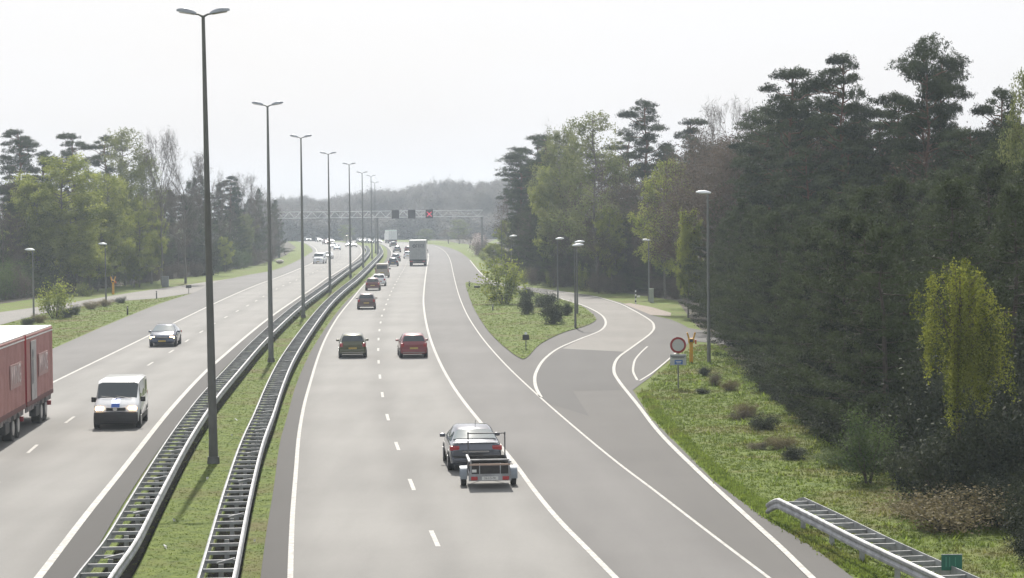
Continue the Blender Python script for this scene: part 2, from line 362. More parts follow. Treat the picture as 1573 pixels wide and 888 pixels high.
# narrow worn edge along asphalt
def strip(name, L_, w, z, material, dashed=None):
    P = PXS(L_); V, Fs = ribbon(P, w, z); return tag(mesh_obj(name, V, Fs, material), kind='structure')
def fcurve(cv, v0=1030, v1=370.5, off=0.0, z=0.0):
    return [G(cv(v), v, z) for v in VR if v1 <= v <= v0]
def line(name, cv, w, off=0, v1=371.0):
    P = smooth_line(fcurve(cv, v1=v1), 2); V, Fs = ribbon(P, w, .036); tag(mesh_obj(name, V, Fs, PAINT), kind='structure'); return P
R1 = line('edge_marking', L1, .14); R2 = line('solid_marking', L2, .16); R3 = line('thin_marking', L3, .10)
LL1 = line('edge_marking', ML, .21); LL2 = line('solid_marking', OL, .17)
def dashes(name, cv, vstart, w=.13):
    P = smooth_line(fcurve(cv, v1=374), 2); P = resample(P, .25)
    s0 = G(cv(vstart), vstart).y; k0 = min(range(len(P)), key=lambda i: abs(P[i].y - s0))
    V = []; Fs = []; i = (k0 - 6) % 48
    while i + 12 < len(P):
        v_, f_ = ribbon([P[q] for q in range(i, i + 13, 3)], w, .036); n = len(V); V += v_; Fs += [tuple(x + n for x in f) for f in f_]; i += 48
    return tag(mesh_obj(name, V, Fs, PAINT), kind='structure')
dashes('lane_dashes', RD, 686); dashes('lane_dashes', LD, 645.6)
strip('ramp_marking', [(831,611),(824,598),(821.5,585),(824,571.7),(835.7,553),(857.7,536),(891.5,521),(922,508.5),(930.5,497),(925,485.5),(908,475),(888,467),(847.6,455.5),(820,449),(785,442)], .17, .036, PAINT)
strip('ramp_marking', [(1396,1030),(1246,888),(1196.7,840),(1137,785.5),(1073,726),(1014,667),(979.6,622.7),(952,588),(943,570),(949,551),(972.6,533),(999.6,512.6),(1004.5,501),(996,490.6),(969,475),(949,466),(915,456),(881,451),(841,446)], .17, .036, PAINT)
strip('ramp_marking', [(722,400),(734,415),(747,428),(764,436)], .16, .036, PAINT)
strip('thin_marking', [(994.5,533),(984,543),(976,553),(973,563),(973,573),(979,585)], .12, .036, PAINT)
strip('thin_marking', [(983,585.5),(1000,575),(1014,564),(1027,553),(1040,541)], .12, .036, PAINT)
# side road beyond the left verge
flat_poly('side_road', PX([(-60,489),(0,480),(50,473),(102,466),(203,449.5),(260,441.5),(319,433),(352,428.5),(345,440),(322,447),(285,452),(240,458.7),(191,462),(150,466.5),(81,478),(20,494),(-60,516)]), .020, A_PALE)
# forest floors
flat_poly('forest_floor', PX([(735,391),(760,415),(790,427),(850,434),(900,441),(950,449),(1040,462),(1062,492),(1090,520),(1140,562),(1215,618),(1290,672),(1380,722),(1490,770),(1590,820),(1700,900),(1900,1030),(2600,1030),(2600,480),(1500,385),(900,372),(760,372)]), .012, SOIL)
flat_poly('forest_floor', PX([(-700,500),(-100,478),(0,467),(100,452),(200,437),(300,424),(400,406),(440,392),(455,380),(440,370),(200,369),(-700,369)]), .012, SOIL)
flat_poly('forest_floor', PX([(300,367.3),(452,367.6),(600,367.6),(680,370),(735,378),(760,369),(760,358),(300,358)]), .012, SOIL)
# ------------------------------------------------------------------ grass tufts (one countless mass)
def inside(pt, poly):
    x, y = pt; c = False; j = len(poly) - 1
    for i in range(len(poly)):
        xi, yi = poly[i]; xj, yj = poly[j]
        if (yi > y) != (yj > y) and x < (xj - xi) * (y - yi) / (yj - yi) + xi: c = not c
        j = i
    return c
def tufts(poly_px, n, hmin, hmax, seed, z0=0.0, dmax=1e9):
    rr = random.Random(seed); P = [(q.x, q.y) for q in PX(poly_px)]
    xs = [q[0] for q in P]; ys = [q[1] for q in P]; out = []; t = 0
    y0_, y1_ = min(ys), min(max(ys), dmax)
    while len(out) < n and t < n * 30:
        t += 1; y = y0_ * (y1_ / y0_) ** rr.random(); x = rr.uniform(min(xs), max(xs))
        if inside((x, y), P): out.append((x, y, z0, rr.uniform(hmin, hmax) * (y / 60) ** .4))
    return out
def grass_patch(pts, label, mt=None):
    T = np.array(pts); n = len(T); nb = 5; V = np.zeros((n, nb, 3, 3)); an = rng.uniform(0, 2 * PI, (n, nb)); h = T[:, 3:4] * rng.uniform(.5, 1, (n, nb))
    off = rng.normal(0, .05, (n, nb, 2)) * (T[:, 3:4, None] / .08)
    w = T[:, 3:4] * .22; cx = T[:, 0:1] + off[:, :, 0]; cy = T[:, 1:2] + off[:, :, 1]
    for k, s_ in ((0, -1), (1, 1)):
        V[:, :, k, 0] = cx + np.cos(an) * w * s_; V[:, :, k, 1] = cy + np.sin(an) * w * s_; V[:, :, k, 2] = T[:, 2:3]
    V[:, :, 2, 0] = cx + rng.normal(0, .4, (n, nb)) * h; V[:, :, 2, 1] = cy + rng.normal(0, .4, (n, nb)) * h; V[:, :, 2, 2] = T[:, 2:3] + h
    tone = np.repeat(rng.uniform(0, 1, n * nb), 3); Fc = np.arange(n * nb * 3).reshape(-1, 3)
    me = fast_mesh('grass', V.reshape(-1, 3), Fc, mt or BLADE, tone)
    return link('grass', me)
med = [(E0(v) - 1.5, v) for v in (1000, 888, 760, 680, 600, 540, 500, 470, 445, 425, 405)] + [(IE(v) + 1.5, v) for v in (405, 425, 445, 470, 500, 540, 600, 680, 760, 888, 1000)]
T1 = tufts(med, 24000, .015, .045, 1, dmax=330)
verge = [(1335,890),(1256,840),(1182,793),(1108,739),(1060,690),(1010,640),(986,604),(1004,583),(1032,558),(1047,543),(1075,530),(1110,530),(1215,600),(1330,665),(1573,760),(1650,900),(1650,960),(1430,960)]
T2 = tufts(verge, 28000, .025, .08, 2)
T2b = tufts([(1330,892),(1254,843),(1180,796),(1106,741),(1058,692),(1008,642),(986,606),(994,604),(1020,642),(1068,690),(1122,739),(1200,793),(1280,845),(1360,888)], 6000, .06, .16, 3)
T2b += tufts(verge, 700, .10, .22, 9)
T3 = tufts(isl, 9000, .02, .06, 4, z0=.065)
lver = [(78,536),(165,498),(247,465),(300,449),(285,453),(240,459.5),(191,463),(150,467.5),(81,479),(20,495),(-60,518),(-60,600),(0,571)]
T4 = tufts(lver, 9000, .02, .06, 5)
for T, l in ((T2b, 'pale ragged weeds along the broken asphalt edge of the right verge'), (T1, 'short green grass on the central reservation between the barriers'), (T2, 'rough grass and weeds on the right verge below the trees'), (T3, 'mown grass on the slip road island'), (T4, 'green grass on the left verge before the side road')):
    tag(grass_patch(T, l[:9], BLADE_PALE if T is T2b else None), l, 'grass', kind='stuff')
# ------------------------------------------------------------------ guard rails
WPROF = [(0, .31), (.035, .30), (.062, .275), (.062, .215), (.02, .165), (.02, .145), (.062, .095), (.062, .035), (.035, .01), (0, 0)]
def rail_mesh(P, sgn, zf, top=.76):
    V = []; Fs = []; k = len(WPROF)
    prof = WPROF + [(-.012, 0), (-.012, .31)]; k = len(prof)
    for i, q in enumerate(P):
        n, t = side(P, i); z = top - .31 + zf(i)
        for (o_, h_) in prof: V.append((q.x + n.x * o_ * sgn, q.y + n.y * o_ * sgn, z + h_))
    for i in range(len(P) - 1):
        for j in range(k):
            j2 = (j + 1) % k; Fs.append((i * k + j, i * k + j2, (i + 1) * k + j2, (i + 1) * k + j))
    Fs.append(tuple(range(k))); Fs.append(tuple(range((len(P) - 1) * k, len(P) * k)))
    return V, Fs
def ladder(label, R, width, group, ramp=0, step=1.33, diag=True, dark=False):
    """two rails with cross bars; R is the right-hand rail, the other lies `width` to the left"""
    root = empty('guardrail', (R[0].x, R[0].y, 0), 0, label, 'guardrail', group); off = Vector((R[0].x, R[0].y, 0))
    R = [q - off for q in R]; Lf = [q - side(R, i)[0] * width for i, q in enumerate(R)]
    zf = (lambda i: -.30 * max(0, 1 - i / ramp) ** 1.3) if ramp else (lambda i: 0.0)
    s_ = R[1] - R[0]; ds = s_.length
    for P, sg in ((R, 1), (Lf, -1)):
        V, Fs = rail_mesh(P, sg, zf); o = mesh_obj('rail', V, Fs, STEEL, root, True, 40)
    n = int(len(R) * ds / step); rest = MB(); posts = MB(); cnt = 0; pc = 0; rb = MB()
    for k in range(1, n):
        i = int(k * step / ds)
        if i >= len(R) - 1: break
        if ramp and i < ramp * .9: continue
        nn, t = side(R, i); c = (R[i] + Lf[i]) / 2; ang = math.atan2(nn.y, nn.x); z = .665 + zf(i)
        tgt = MB() if cnt < 95 else rest
        tgt.box((c.x, c.y, z), (width - .02, .05, .08), ang)
        if cnt < 95: tgt.build('cross_bar', STEEL, root)
        cnt += 1
        if k % 3 == 0:
            tp = MB() if pc < 60 else posts
            tp.box((c.x, c.y, max(.1, (.60 + zf(i)) / 2)), (.12, .07, max(.2, .60 + zf(i))), ang)
            if diag and k % 6 == 0:
                a1 = R[i] - nn * .05; a2 = Lf[max(i - int(1.0 / ds), 0)] + nn * .3
                tp.tube([(a1.x, a1.y, .735 + zf(i)), (a2.x, a2.y, .735 + zf(i))], .022, 5)
            if pc < 60: tp.build('post', STEEL, root)
            pc += 1
    if rest.v: tag(rest.build('cross_bar', STEEL, root), kind='stuff')
    if posts.v: tag(posts.build('post', STEEL, root), kind='stuff')
    return root
def shift(P, w): return [q - side(P, i)[0] * w for i, q in enumerate(P)]
def rail_path(pts, step, z=.75): return smooth_line(resample(smooth_line(catmull([G(u, v, z) * 1.0 for u, v in pts], 10), 6), step), 3)
LR = [(139,940),(166,888),(186,860),(211,824),(242,763),(287,679),(314,636),(335.7,605),(368,567),(411,518),(462.7,469.7),(503,440),(534,416),(550,405),(561,396.5),(567.6,388),(568.5,383.5),(564,377)]
RR = [(340,950),(357.6,888),(383,760),(403,679),(419.5,634.6),(435.7,586),(454.6,544),(484,498),(511,463),(535.7,440),(553,426),(574.6,404),(586.5,391),(588.5,385.5),(584,377)]
for nm, pp in (('ladder shaped double guardrail on the oncoming side of the central grass strip', LR), ('ladder shaped double guardrail on the departing side of the central grass strip', RR)):
    P = rail_path(pp, .66); P = [Vector((q.x, q.y, 0)) for q in P]
    ladder(nm, P, .75, 'barriers of the central reservation')
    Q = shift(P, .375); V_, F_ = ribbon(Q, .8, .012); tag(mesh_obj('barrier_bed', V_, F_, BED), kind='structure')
pr = [Vector((x_, y_, 0)) for x_, y_ in ((7.22, 62.8), (7.85, 58.4), (8.42, 54), (9.25, 48.6), (9.85, 45), (10.5, 41))]
P = resample(catmull(pr, 12), .4)
def shift(P, w): return [q - side(P, i)[0] * w for i, q in enumerate(P)]
# travelling towards the camera the right-hand normal points to the road; the second rail stands behind
rt_root = ladder('guardrail with a sloping end at the right verge below the trees', P, -0.0 + .72 * -1 * -1, None, ramp=3, step=.9, diag=False)
# ------------------------------------------------------------------ lamps
def double_lamp(u, vb, vt, label, near=False, lean=0.0):
    g = G(u, vb); h = HT(u, vb, vt); k = g.y / F
    root = empty('street_lamp', (g.x, g.y, 0), 0, label, 'street lamp', 'double lamps of the central reservation')
    m_ = POLE_NEAR if near else POLE
    hd = math.atan2(-1.0, 14)
    tx = -lean * h
    MB().tube([(0, 0, 0), (0, 0, .9), (tx * .5, 0, h * .5), (tx, 0, h)], [.17, .155, .115, .06], 14).build('pole', m_, root, True)
    MB().tube([(0, 0, 0), (0, 0, .25)], [.23, .2], 14).build('pole_foot', STEEL_DARK, root, True)
    for s in (-1, 1):
        MB().tube([(tx, 0, h - .05), (tx + s * .16, 0, h + .04), (tx + s * .42, 0, h + .08)], [.045, .035, .03], 8).build('arm', m_, root, True)
        b = MB(); V = []; n = 9; ring = 10
        for i in range(n):
            t = i / (n - 1); x = .24 + t * .70; w = .13 * math.sin(PI * min(1, .12 + t * .95)) ** .6 + .01; hh = .16 * math.sin(PI * (.08 + t * .84)) ** .7 + .01
            zc = h + .05 + t * .11
            for q in range(ring):
                an = PI * q / (ring - 1); V.append((tx + s * x, w * math.cos(an), zc + hh * math.sin(an)))
        Fs = [(i * ring + q, i * ring + q + 1, (i + 1) * ring + q + 1, (i + 1) * ring + q) for i in range(n - 1) for q in range(ring - 1)]
        Fs += [(i * ring + ring - 1, i * ring, (i + 1) * ring, (i + 1) * ring + ring - 1) for i in range(n - 1)]
        Fs += [tuple(range(ring)), tuple(range((n - 1) * ring, n * ring))]
        hd_ = b.add(V, Fs).build('lamp_head', LAMP, root, True)
        MB().add([(tx + s * (.30 + .56 * t), w, h + .045 + (.06 + .56 * t) / .70 * .11 - .012) for t, w in ((0, -.07), (0, .07), (1, .06), (1, -.06))] +
                 [(tx + s * (.30 + .56 * t), w, h + .045 + (.06 + .56 * t) / .70 * .11 - .035) for t, w in ((.05, -.05), (.05, .05), (.95, .04), (.95, -.04))],
                 [(0, 1, 2, 3), (4, 5, 6, 7), (0, 1, 5, 4), (1, 2, 6, 5), (2, 3, 7, 6), (3, 0, 4, 7)]).build('lamp_lens', LENS, hd_)
    return root
dl = [(328,712,24,'nearest and tallest looking double lamp on a dark pole beside the guardrails', True, .008),
      (416.5,556,163,'second nearest double lamp, grey pole in the central grass strip', False, 0.0),
      (466,488,212,'third double lamp from the camera on the central grass strip', False, 0),
      (507,449,237,'fourth double lamp from the camera on the central grass strip', False, 0),
      (538.5,426,253,'fifth double lamp from the camera on the central grass strip', False, 0),
      (558,411,266,'sixth double lamp, small and hazy between the barriers', False, 0),
      (571.5,397,271,'seventh double lamp, small and hazy, just left of the traffic queue', False, 0),
      (577,389,281,'farthest double lamp in the haze of the central strip', False, 0)]
for u, vb, vt, l, nr, ln in dl: double_lamp(u, vb, vt, l, nr, ln)
def side_lamp(u, vb, vt, label, s=-1, dark=False, tall=False):
    g = G(u, vb); h = HT(u, vb, vt)
    root = empty('street_lamp', (g.x, g.y, 0), 0, label, 'street lamp', 'single lamps along the slip roads')
    r = .09 if tall else .075
    MB().tube([(0, 0, 0), (0, 0, h * .3), (0, 0, h - .12)], [r * 1.25, r, r * .7], 10).build('pole', STEEL_DARK if dark else POLE, root, True)
    MB().tube([(0, 0, h - .15), (s * .1, 0, h - .05), (s * .25, 0, h)], [.05, .045, .04], 8).build('arm', STEEL_DARK if dark else POLE, root, True)
    V = []; n = 8; ring = 12
    for i in range(n):
        t = i / (n - 1); x = -.18 + t * .85; w = .17 * math.sin(PI * (.1 + t * .85)) ** .6; hh = .15 * math.sin(PI * (.1 + t * .82)) ** .7
        for q in range(ring):
            an = 2 * PI * q / ring; V.append((s * x, w * math.cos(an), h - .02 + t * .05 + hh * math.sin(an) * (1 if math.sin(an) > 0 else .35)))
    Fs = [(i * ring + q, i * ring + (q + 1) % ring, (i + 1) * ring + (q + 1) % ring, (i + 1) * ring + q) for i in range(n - 1) for q in range(ring)]
    Fs += [tuple(range(ring)), tuple(range((n - 1) * ring, n * ring))]
    hd = MB().add(V, Fs).build('lamp_head', LAMP_W, root, True)
    MB().box((s * .26, 0, h - .065), (.5, .2, .04), bev=.015).build('lamp_lens', LENS, hd)
    return root
for q in [(52,491,384,'pale single lamp on a slim light pole beside the left side road', -1, False, False),
          (143,441,318,'tall single lamp against the yellow-green trees on the left', -1, False, True),
          (163,466,375,'single lamp on a dark pole beside the yellow phone on the left', -1, True, False),
          (1089,557,296,'tall grey single lamp in front of the dark evergreens behind the round sign', -1, False, True),
          (997,463,369,'light grey single lamp beside the small cabinet at the bend', -1, False, False),
          (884,505,377,'dark single lamp nearest on the slip road island', 1, True, False),
          (887,483,372,'dark single lamp close behind the nearest island lamp', 1, True, False),
          (857,462,367,'dark single lamp between the island bushes and the bend', 1, True, False),
          (786,446,363,'single lamp rising behind the small island tree', 1, True, False)]: side_lamp(*q)
g = G(771, 418); root = empty('lighting_mast', (g.x, g.y, 0), 0, 'thin bare grey mast in front of the far right wood edge', 'mast')
MB().tube([(0, 0, 0), (0, 0, 10)], [.09, .05], 8).build('pole', POLE, root, True); MB().ell((0, 0, 10.05), (.16, .16, .12)).build('mast_head', LAMP, root, True)
# ------------------------------------------------------------------ gantry
gy = 460.0; root = empty('sign_gantry', (0, gy, 0), 0, 'hazy steel lattice gantry with square lane signals spanning both carriageways', 'gantry')
X0, X1 = -48.5, -5.9; ZB, ZT = 8.15, 9.45
b = MB()
for z in (ZB, ZT):
    for dy in (-.55, .55): b.box(((X0 + X1) / 2, dy, z), (X1 - X0, .13, .13))
n = 36
for i in range(n):
    xa = X0 + (X1 - X0) * i / n; xb = X0 + (X1 - X0) * (i + 1) / n
    for dy in (-.55, .55): b.tube([(xa, dy, ZB if i % 2 else ZT), (xb, dy, ZT if i % 2 else ZB)], .03, 5)
    b.tube([(xa, -.55, ZT), (xa, .55, ZT)], .04, 5)
b.build('truss', mat('pale_gantry_steel', (.68, .69, .70), .5, .2, var=.05), root)
for x in (X0 + .2, -27.8, X1 - .2): MB().box((x, 0, ZB / 2), (.45, .55, ZB)).build('post', POLE, root)
SIGFACE = mat('signal_face', (.022, .024, .028), .5, var=.1); REDON = mat('lit_red_signal', (.5, .03, .08), .4, emit=(1, .07, .16), es=.8, var=.02)
for u, nm in ((609, 0), (634, 0), (661, 1)):
    x = (u - CU) * gy / F; s = MB().box((x, -.78, 8.72), (1.55, .3, 1.75), bev=.06).build('lane_signal', SIGFACE, root)
    MB().box((x, -.99, 9.66), (1.6, .36, .05)).build('signal_hood', SIGFACE, s)
    if nm:
        q = MB()
        for sg in (-1, 1):
            for k in range(9):
                t = (k - 4) / 4; q.ell((x + .42 * t, -.95, 8.72 + .42 * t * sg), (.075, .03, .075), 8, 4)
        q.build('red_cross', REDON, s)
        s['label'] = 'lane signal showing a red cross'
for u in (492, 517, 543):
    x = (u - CU) * gy / F; s = MB().box((x, .78, 8.6), (1.45, .3, 1.55), bev=.06).build('lane_signal', mat('signal_back', (.28, .29, .30), .6, .1, var=.1), root); s['label'] = 'grey back of a lane signal for oncoming traffic'
# ------------------------------------------------------------------ signs, phones, bollards
def pole_sign_root(name, u, vb, label, cat, rz=0, group=None): g = G(u, vb); return empty(name, (g.x, g.y, 0), rz, label, cat, group), g
r, g = pole_sign_root('traffic_sign', 1042, 597, 'round red ringed no-vehicles sign with two plates under it on a grey post', 'road sign')
zc = H - (530 - 324) * g.y / F
MB().tube([(0, 0, 0), (0, 0, zc + .3)], .035, 10).build('post', POLE, r, True)
disc = MB().cyl((0, -.055, zc), (0, 1, 0), .40, .025, 40).build('sign_disc', RED, r, True)
MB().cyl((0, -.072, zc), (0, 1, 0), .295, .014, 40).build('white_centre', mat('sign_white_centre', (.50, .50, .50), .5, var=.04), disc, True)
pl = MB().box((0, -.055, zc - .565), (.80, .025, .24), bev=.008).build('text_plate', mat('grey_white_plate', (.42, .44, .46), .5, var=.08), r)
MB().box((0, -.072, zc - .55), (.72, .01, .03)).box((0, -.072, zc - .62), (.60, .01, .03)).build('plate_lettering', BLACK, pl)
pl = MB().box((0, -.055, zc - .845), (.80, .025, .30), bev=.008).build('text_plate', mat('grey_white_plate_low', (.42, .44, .47), .5, var=.08), r)
bl = MB().box((.02, -.072, zc - .845), (.40, .012, .21)).build('blue_panel', BLUE, pl)
MB().box((.02, -.082, zc - .82), (.28, .008, .03)).box((.02, -.082, zc - .88), (.20, .008, .025)).build('plate_lettering', WHITE, bl)
def phone(u, vb, label, flip=1, sc=1.0):
    r, g = pole_sign_root('emergency_phone', u, vb, label, 'roadside phone', 0, 'yellow roadside phones'); r.scale = (flip * sc, sc, sc)
    MB().box((0, 0, .60), (.21, .18, 1.2), bev=.03).build('column', YEL, r)
    h = MB().box((0, 0, 1.28), (.36, .26, .28), bev=.05).build('phone_head', YEL, r)
    for s in (-1, 1): MB().add([(s * .08, -.09, 1.38), (s * .17, -.09, 1.36), (s * .27, -.09, 1.74), (s * .19, -.09, 1.76), (s * .08, .09, 1.38), (s * .17, .09, 1.36), (s * .27, .09, 1.74), (s * .19, .09, 1.76)],
        [(0, 1, 2, 3), (7, 6, 5, 4), (0, 4, 5, 1), (1, 5, 6, 2), (2, 6, 7, 3), (3, 7, 4, 0)]).build('ear', YEL, r)
    MB().box((0, -.135, 1.28), (.2, .02, .16), bev=.008).build('mouth_panel', BLACK, h)
    MB().box((.26, 0, 1.20), (.10, .16, .24), bev=.01).build('orange_plate', mat('orange_plate', (.5, .09, .01), .5, var=.05), r)
phone(1062, 557, 'yellow roadside phone with two ears right behind the round red ringed sign')
phone(174, 452, 'small yellow roadside phone across the side road on the left', 1, 1.15)
def marker_board(u, vb, vt, w, hgt, label, refl=True, name='kilometre_board', m_=None, z=None):
    r, g = pole_sign_root(name, u, vb, label, 'kilometre board', 0)
    h = z or HT(u, vb, vt)
    MB().box((0, 0, (h - .1) / 2), (.06, .05, h - .1)).build('post', STEEL_DARK, r)
    MB().box((0, -.045, h - hgt / 2), (w, .025, hgt), bev=.008).build('board', m_ or BLACK, r)
    if refl: MB().cyl((0, -.02, h + .08), (0, 1, 0), .09, .03, 14).build('reflector', LAMP_W, r, True)
    return r
marker_board(808,539,514,.42,.34,'small dark kilometre board with a white cap on the island tip')
marker_board(290,451,438,.62,.34,'small dark kilometre board at the tip of the left verge', False)
r, g = pole_sign_root('kilometre_board', 1463, 905, 'green kilometre board standing right behind the sloping guardrail', 'kilometre board')
r.location = (9.83, 49.6, 0)
MB().box((0, 0, .4), (.06, .05, .8)).build('post', STEEL, r)
bd = MB().box((0, -.045, .84), (.47, .025, .37), bev=.01).build('board', GREEN, r)
MB().box((0, -.06, 1.018), (.47, .02, .012)).build('board_rim', STEEL, bd)
MB().box((-.13, -.062, .85), (.025, .008, .22)).box((-.05, -.062, .85), (.02, .008, .22)).box((.08, -.062, .85), (.02, .008, .2)).build('worn_lettering', mat('worn_teal', (.05, .22, .16), .6, var=.1), bd)
def delineator(u, vb, vt, label, m_, bands=0):
    r, g = pole_sign_root('marker_post', u, vb, label, 'marker post'); h = HT(u, vb, vt)
    MB().box((0, 0, h / 2), (.13, .09, h), bev=.02).build('post', m_, r)
    if bands:
        for k in range(3): MB().box((0, 0, h * (.2 + .3 * k)), (.145, .105, h * .13)).build('black_band', BLACK, r)
        MB().box((.28, -.03, h * .55), (.28, .06, .14), bev=.01).build('white_tag', WHITE, r)
    else: MB().box((0, -.052, h * .82), (.07, .012, .12)).build('reflector', PLATE_W, r)
delineator(196,484,470,'dark marker post in the middle of the left green verge', BLACK)
delineator(240.5,459,447,'slim grey marker post beside the left side road', STEEL_DARK)
delineator(721,441,432,'dark marker post at the far tip of the slip road island', BLACK)
delineator(976.5,467,446,'black and white banded marker post beside the cabinet at the bend', WHITE, 3)
delineator(757,478,468,'leaning grey marker post low on the left side of the island', STEEL_DARK)
def cabinet(u, vb, vt, w, label, m_):
    r, g = pole_sign_root('utility_cabinet', u, vb, label, 'utility cabinet'); h = HT(u, vb, vt)
    MB().box((0, 0, h / 2), (w, .35, h), bev=.03).build('housing', m_, r); MB().box((0, 0, h + .02), (w + .08, .43, .05), bev=.015).build('lid', m_, r)
    MB().box((0, -.185, h / 2), (w * .8, .02, h * .75), bev=.005).build('door', m_, r)
CAB = mat('cabinet_grey_green', (.30, .33, .28), .6, var=.1)
cabinet(1001,465,444,.40,'grey-green utility cabinet at the foot of the light grey lamp', CAB)
cabinet(254,441,425,.85,'pale grey cabinet at the foot of the left wood', mat('cabinet_pale', (.22, .23, .24), .6, var=.1))
cabinet(733,443,439.5,.7,'low dark box in the grass at the far tip of the island', BLACK)
r, g = pole_sign_root('warning_board', 756, 410, 'small white board standing on the grass before the right wood', 'sign board')
MB().box((-.3, 0, .5), (.06, .06, 1.0)).build('post', STEEL, r); MB().box((.3, 0, .5), (.06, .06, 1.0)).build('post', STEEL, r)
bd = MB().box((0, -.05, .95), (.85, .04, .42), bev=.01).build('board', WHITE, r)
MB().box((-.2, -.075, .95), (.12, .01, .2)).box((.05, -.075, .95), (.12, .01, .2)).box((.26, -.075, .95), (.08, .01, .2)).build('dark_marks', BLACK, bd)
g = G(430, 405); o = MB().ell((0, 0, .38), (.75, .6, .38), 12, 7).build('boulder', mat('pale_stone', (.42, .38, .34), .9, var=.2, scale=3, bump=.5), None, True); o.location = g
tag(o, 'pale rounded boulder lying on the left grass verge beside the far bend', 'boulder')
for i, (u, v, s) in enumerate([(357,866,.10),(255,843,.09),(267,801,.06),(363,646,.09),(356,670,.05),(319,737,.05),(391,833,.05)]):
    g = G(u, v); q = MB(); rr = random.Random(i)
    V = [(rr.uniform(-1, 1) * s, rr.uniform(-1, 1) * s, .05 + rr.random() * s * .9) for _ in range(4)] + [(rr.uniform(-1, 1) * s, rr.uniform(-1, 1) * s, .01) for _ in range(3)]
    o = mesh_obj('litter', V, [(0, 1, 4), (1, 2, 5), (2, 3, 6), (3, 0, 4), (0, 1, 2), (0, 2, 3), (4, 5, 6)], WHITE); o.location = g
    tag(o, 'small crumpled white scrap of litter lying in the central grass strip', 'litter', 'white litter in the central grass strip')
# ------------------------------------------------------------------ vehicles
def paint(name, col, rough=.32, metal=.3): return mat(name, col, rough, metal, var=.06, scale=2.5, coat=.8)
P_SILVER = paint('silver_blue_paint', (.10, .107, .13), .25, .5); P_STEELB = paint('steel_blue_paint', (.035, .05, .085), .22, .4); P_DGREEN = paint('dark_olive_paint', (.055, .058, .016)); P_RED = paint('red_car_paint', (.18, .010, .016), .35, .1)
P_WHITE = paint('white_car_paint', (.72, .73, .74), .35, 0); P_BROWN = paint('dark_brown_paint', (.085, .05, .045)); P_BLUE = paint('dark_blue_paint', (.04, .05, .075))
P_GREY = paint('grey_car_paint', (.16, .17, .18)); P_DARK = paint('black_car_paint', (.025, .025, .028)); P_LBLUE = paint('pale_blue_paint', (.28, .36, .42)); P_MAROON = paint('maroon_paint', (.12, .03, .03)); P_SAND = paint('champagne_paint', (.34, .30, .25))
SHAPES = {
 'hatch': dict(L=3.9, W=1.70, wr=.30, wb=(-.32, .33), st=[(-.5,.78,.80,.90,.8),(-.485,.90,.96,.95,.84),(-.42,.95,1.36,.97,.66),(-.34,.94,1.44,.99,.68),(-.08,.93,1.46,1,.69),(.07,.91,1.40,1,.67),(.25,.90,.96,1,.80),(.40,.80,.85,.95,.78),(.475,.64,.69,.88,.76),(.5,.50,.54,.82,.7)], rw=(1, 2), ws=(5, 6)),
 'sedan': dict(L=4.7, W=1.80, wr=.32, wb=(-.30, .30), st=[(-.5,.72,.76,.90,.8),(-.488,.93,.98,.95,.82),(-.38,.96,1.03,.98,.80),(-.24,.95,1.35,.99,.66),(-.12,.94,1.43,1,.68),(.02,.93,1.43,1,.68),(.09,.92,1.38,1,.66),(.25,.91,.98,1,.80),(.41,.80,.86,.95,.78),(.48,.62,.68,.88,.74),(.5,.5,.53,.8,.7)], rw=(2, 3), ws=(6, 7)),
 'van': dict(L=4.9, W=1.90, wr=.34, wb=(-.28, .34), st=[(-.5,1.05,1.70,.96,.84),(-.49,1.08,1.90,.98,.86),(-.44,1.10,1.95,1,.87),(.15,1.12,1.95,1,.87),(.23,1.12,1.86,1,.84),(.37,1.10,1.22,.99,.86),(.455,.98,1.04,.96,.84),(.49,.78,.82,.92,.80),(.5,.6,.65,.88,.8)], rw=(0, 1), ws=(4, 5)),
}
def quad_panel(name, A, B, C_, D, inset, material, parent, off=.012, th=.02):
    A, B, C_, D = map(Vector, (A, B, C_, D)); n = (B - A).cross(D - A).normalized()
    def bl(s, t): return A * (1 - s) * (1 - t) + B * s * (1 - t) + C_ * s * t + D * (1 - s) * t
    i = inset if hasattr(inset, '__len__') else (inset,) * 4     # left, right, bottom, top as fractions
    q = [bl(i[0], i[2]), bl(1 - i[1], i[2]), bl(1 - i[1], 1 - i[3]), bl(i[0], 1 - i[3])]
    V = [x + n * off for x in q] + [x - n * th for x in q]
    return MB().add(V, [(0, 1, 2, 3), (7, 6, 5, 4), (0, 4, 5, 1), (1, 5, 6, 2), (2, 6, 7, 3), (3, 7, 4, 0)]).build(name, material, parent)
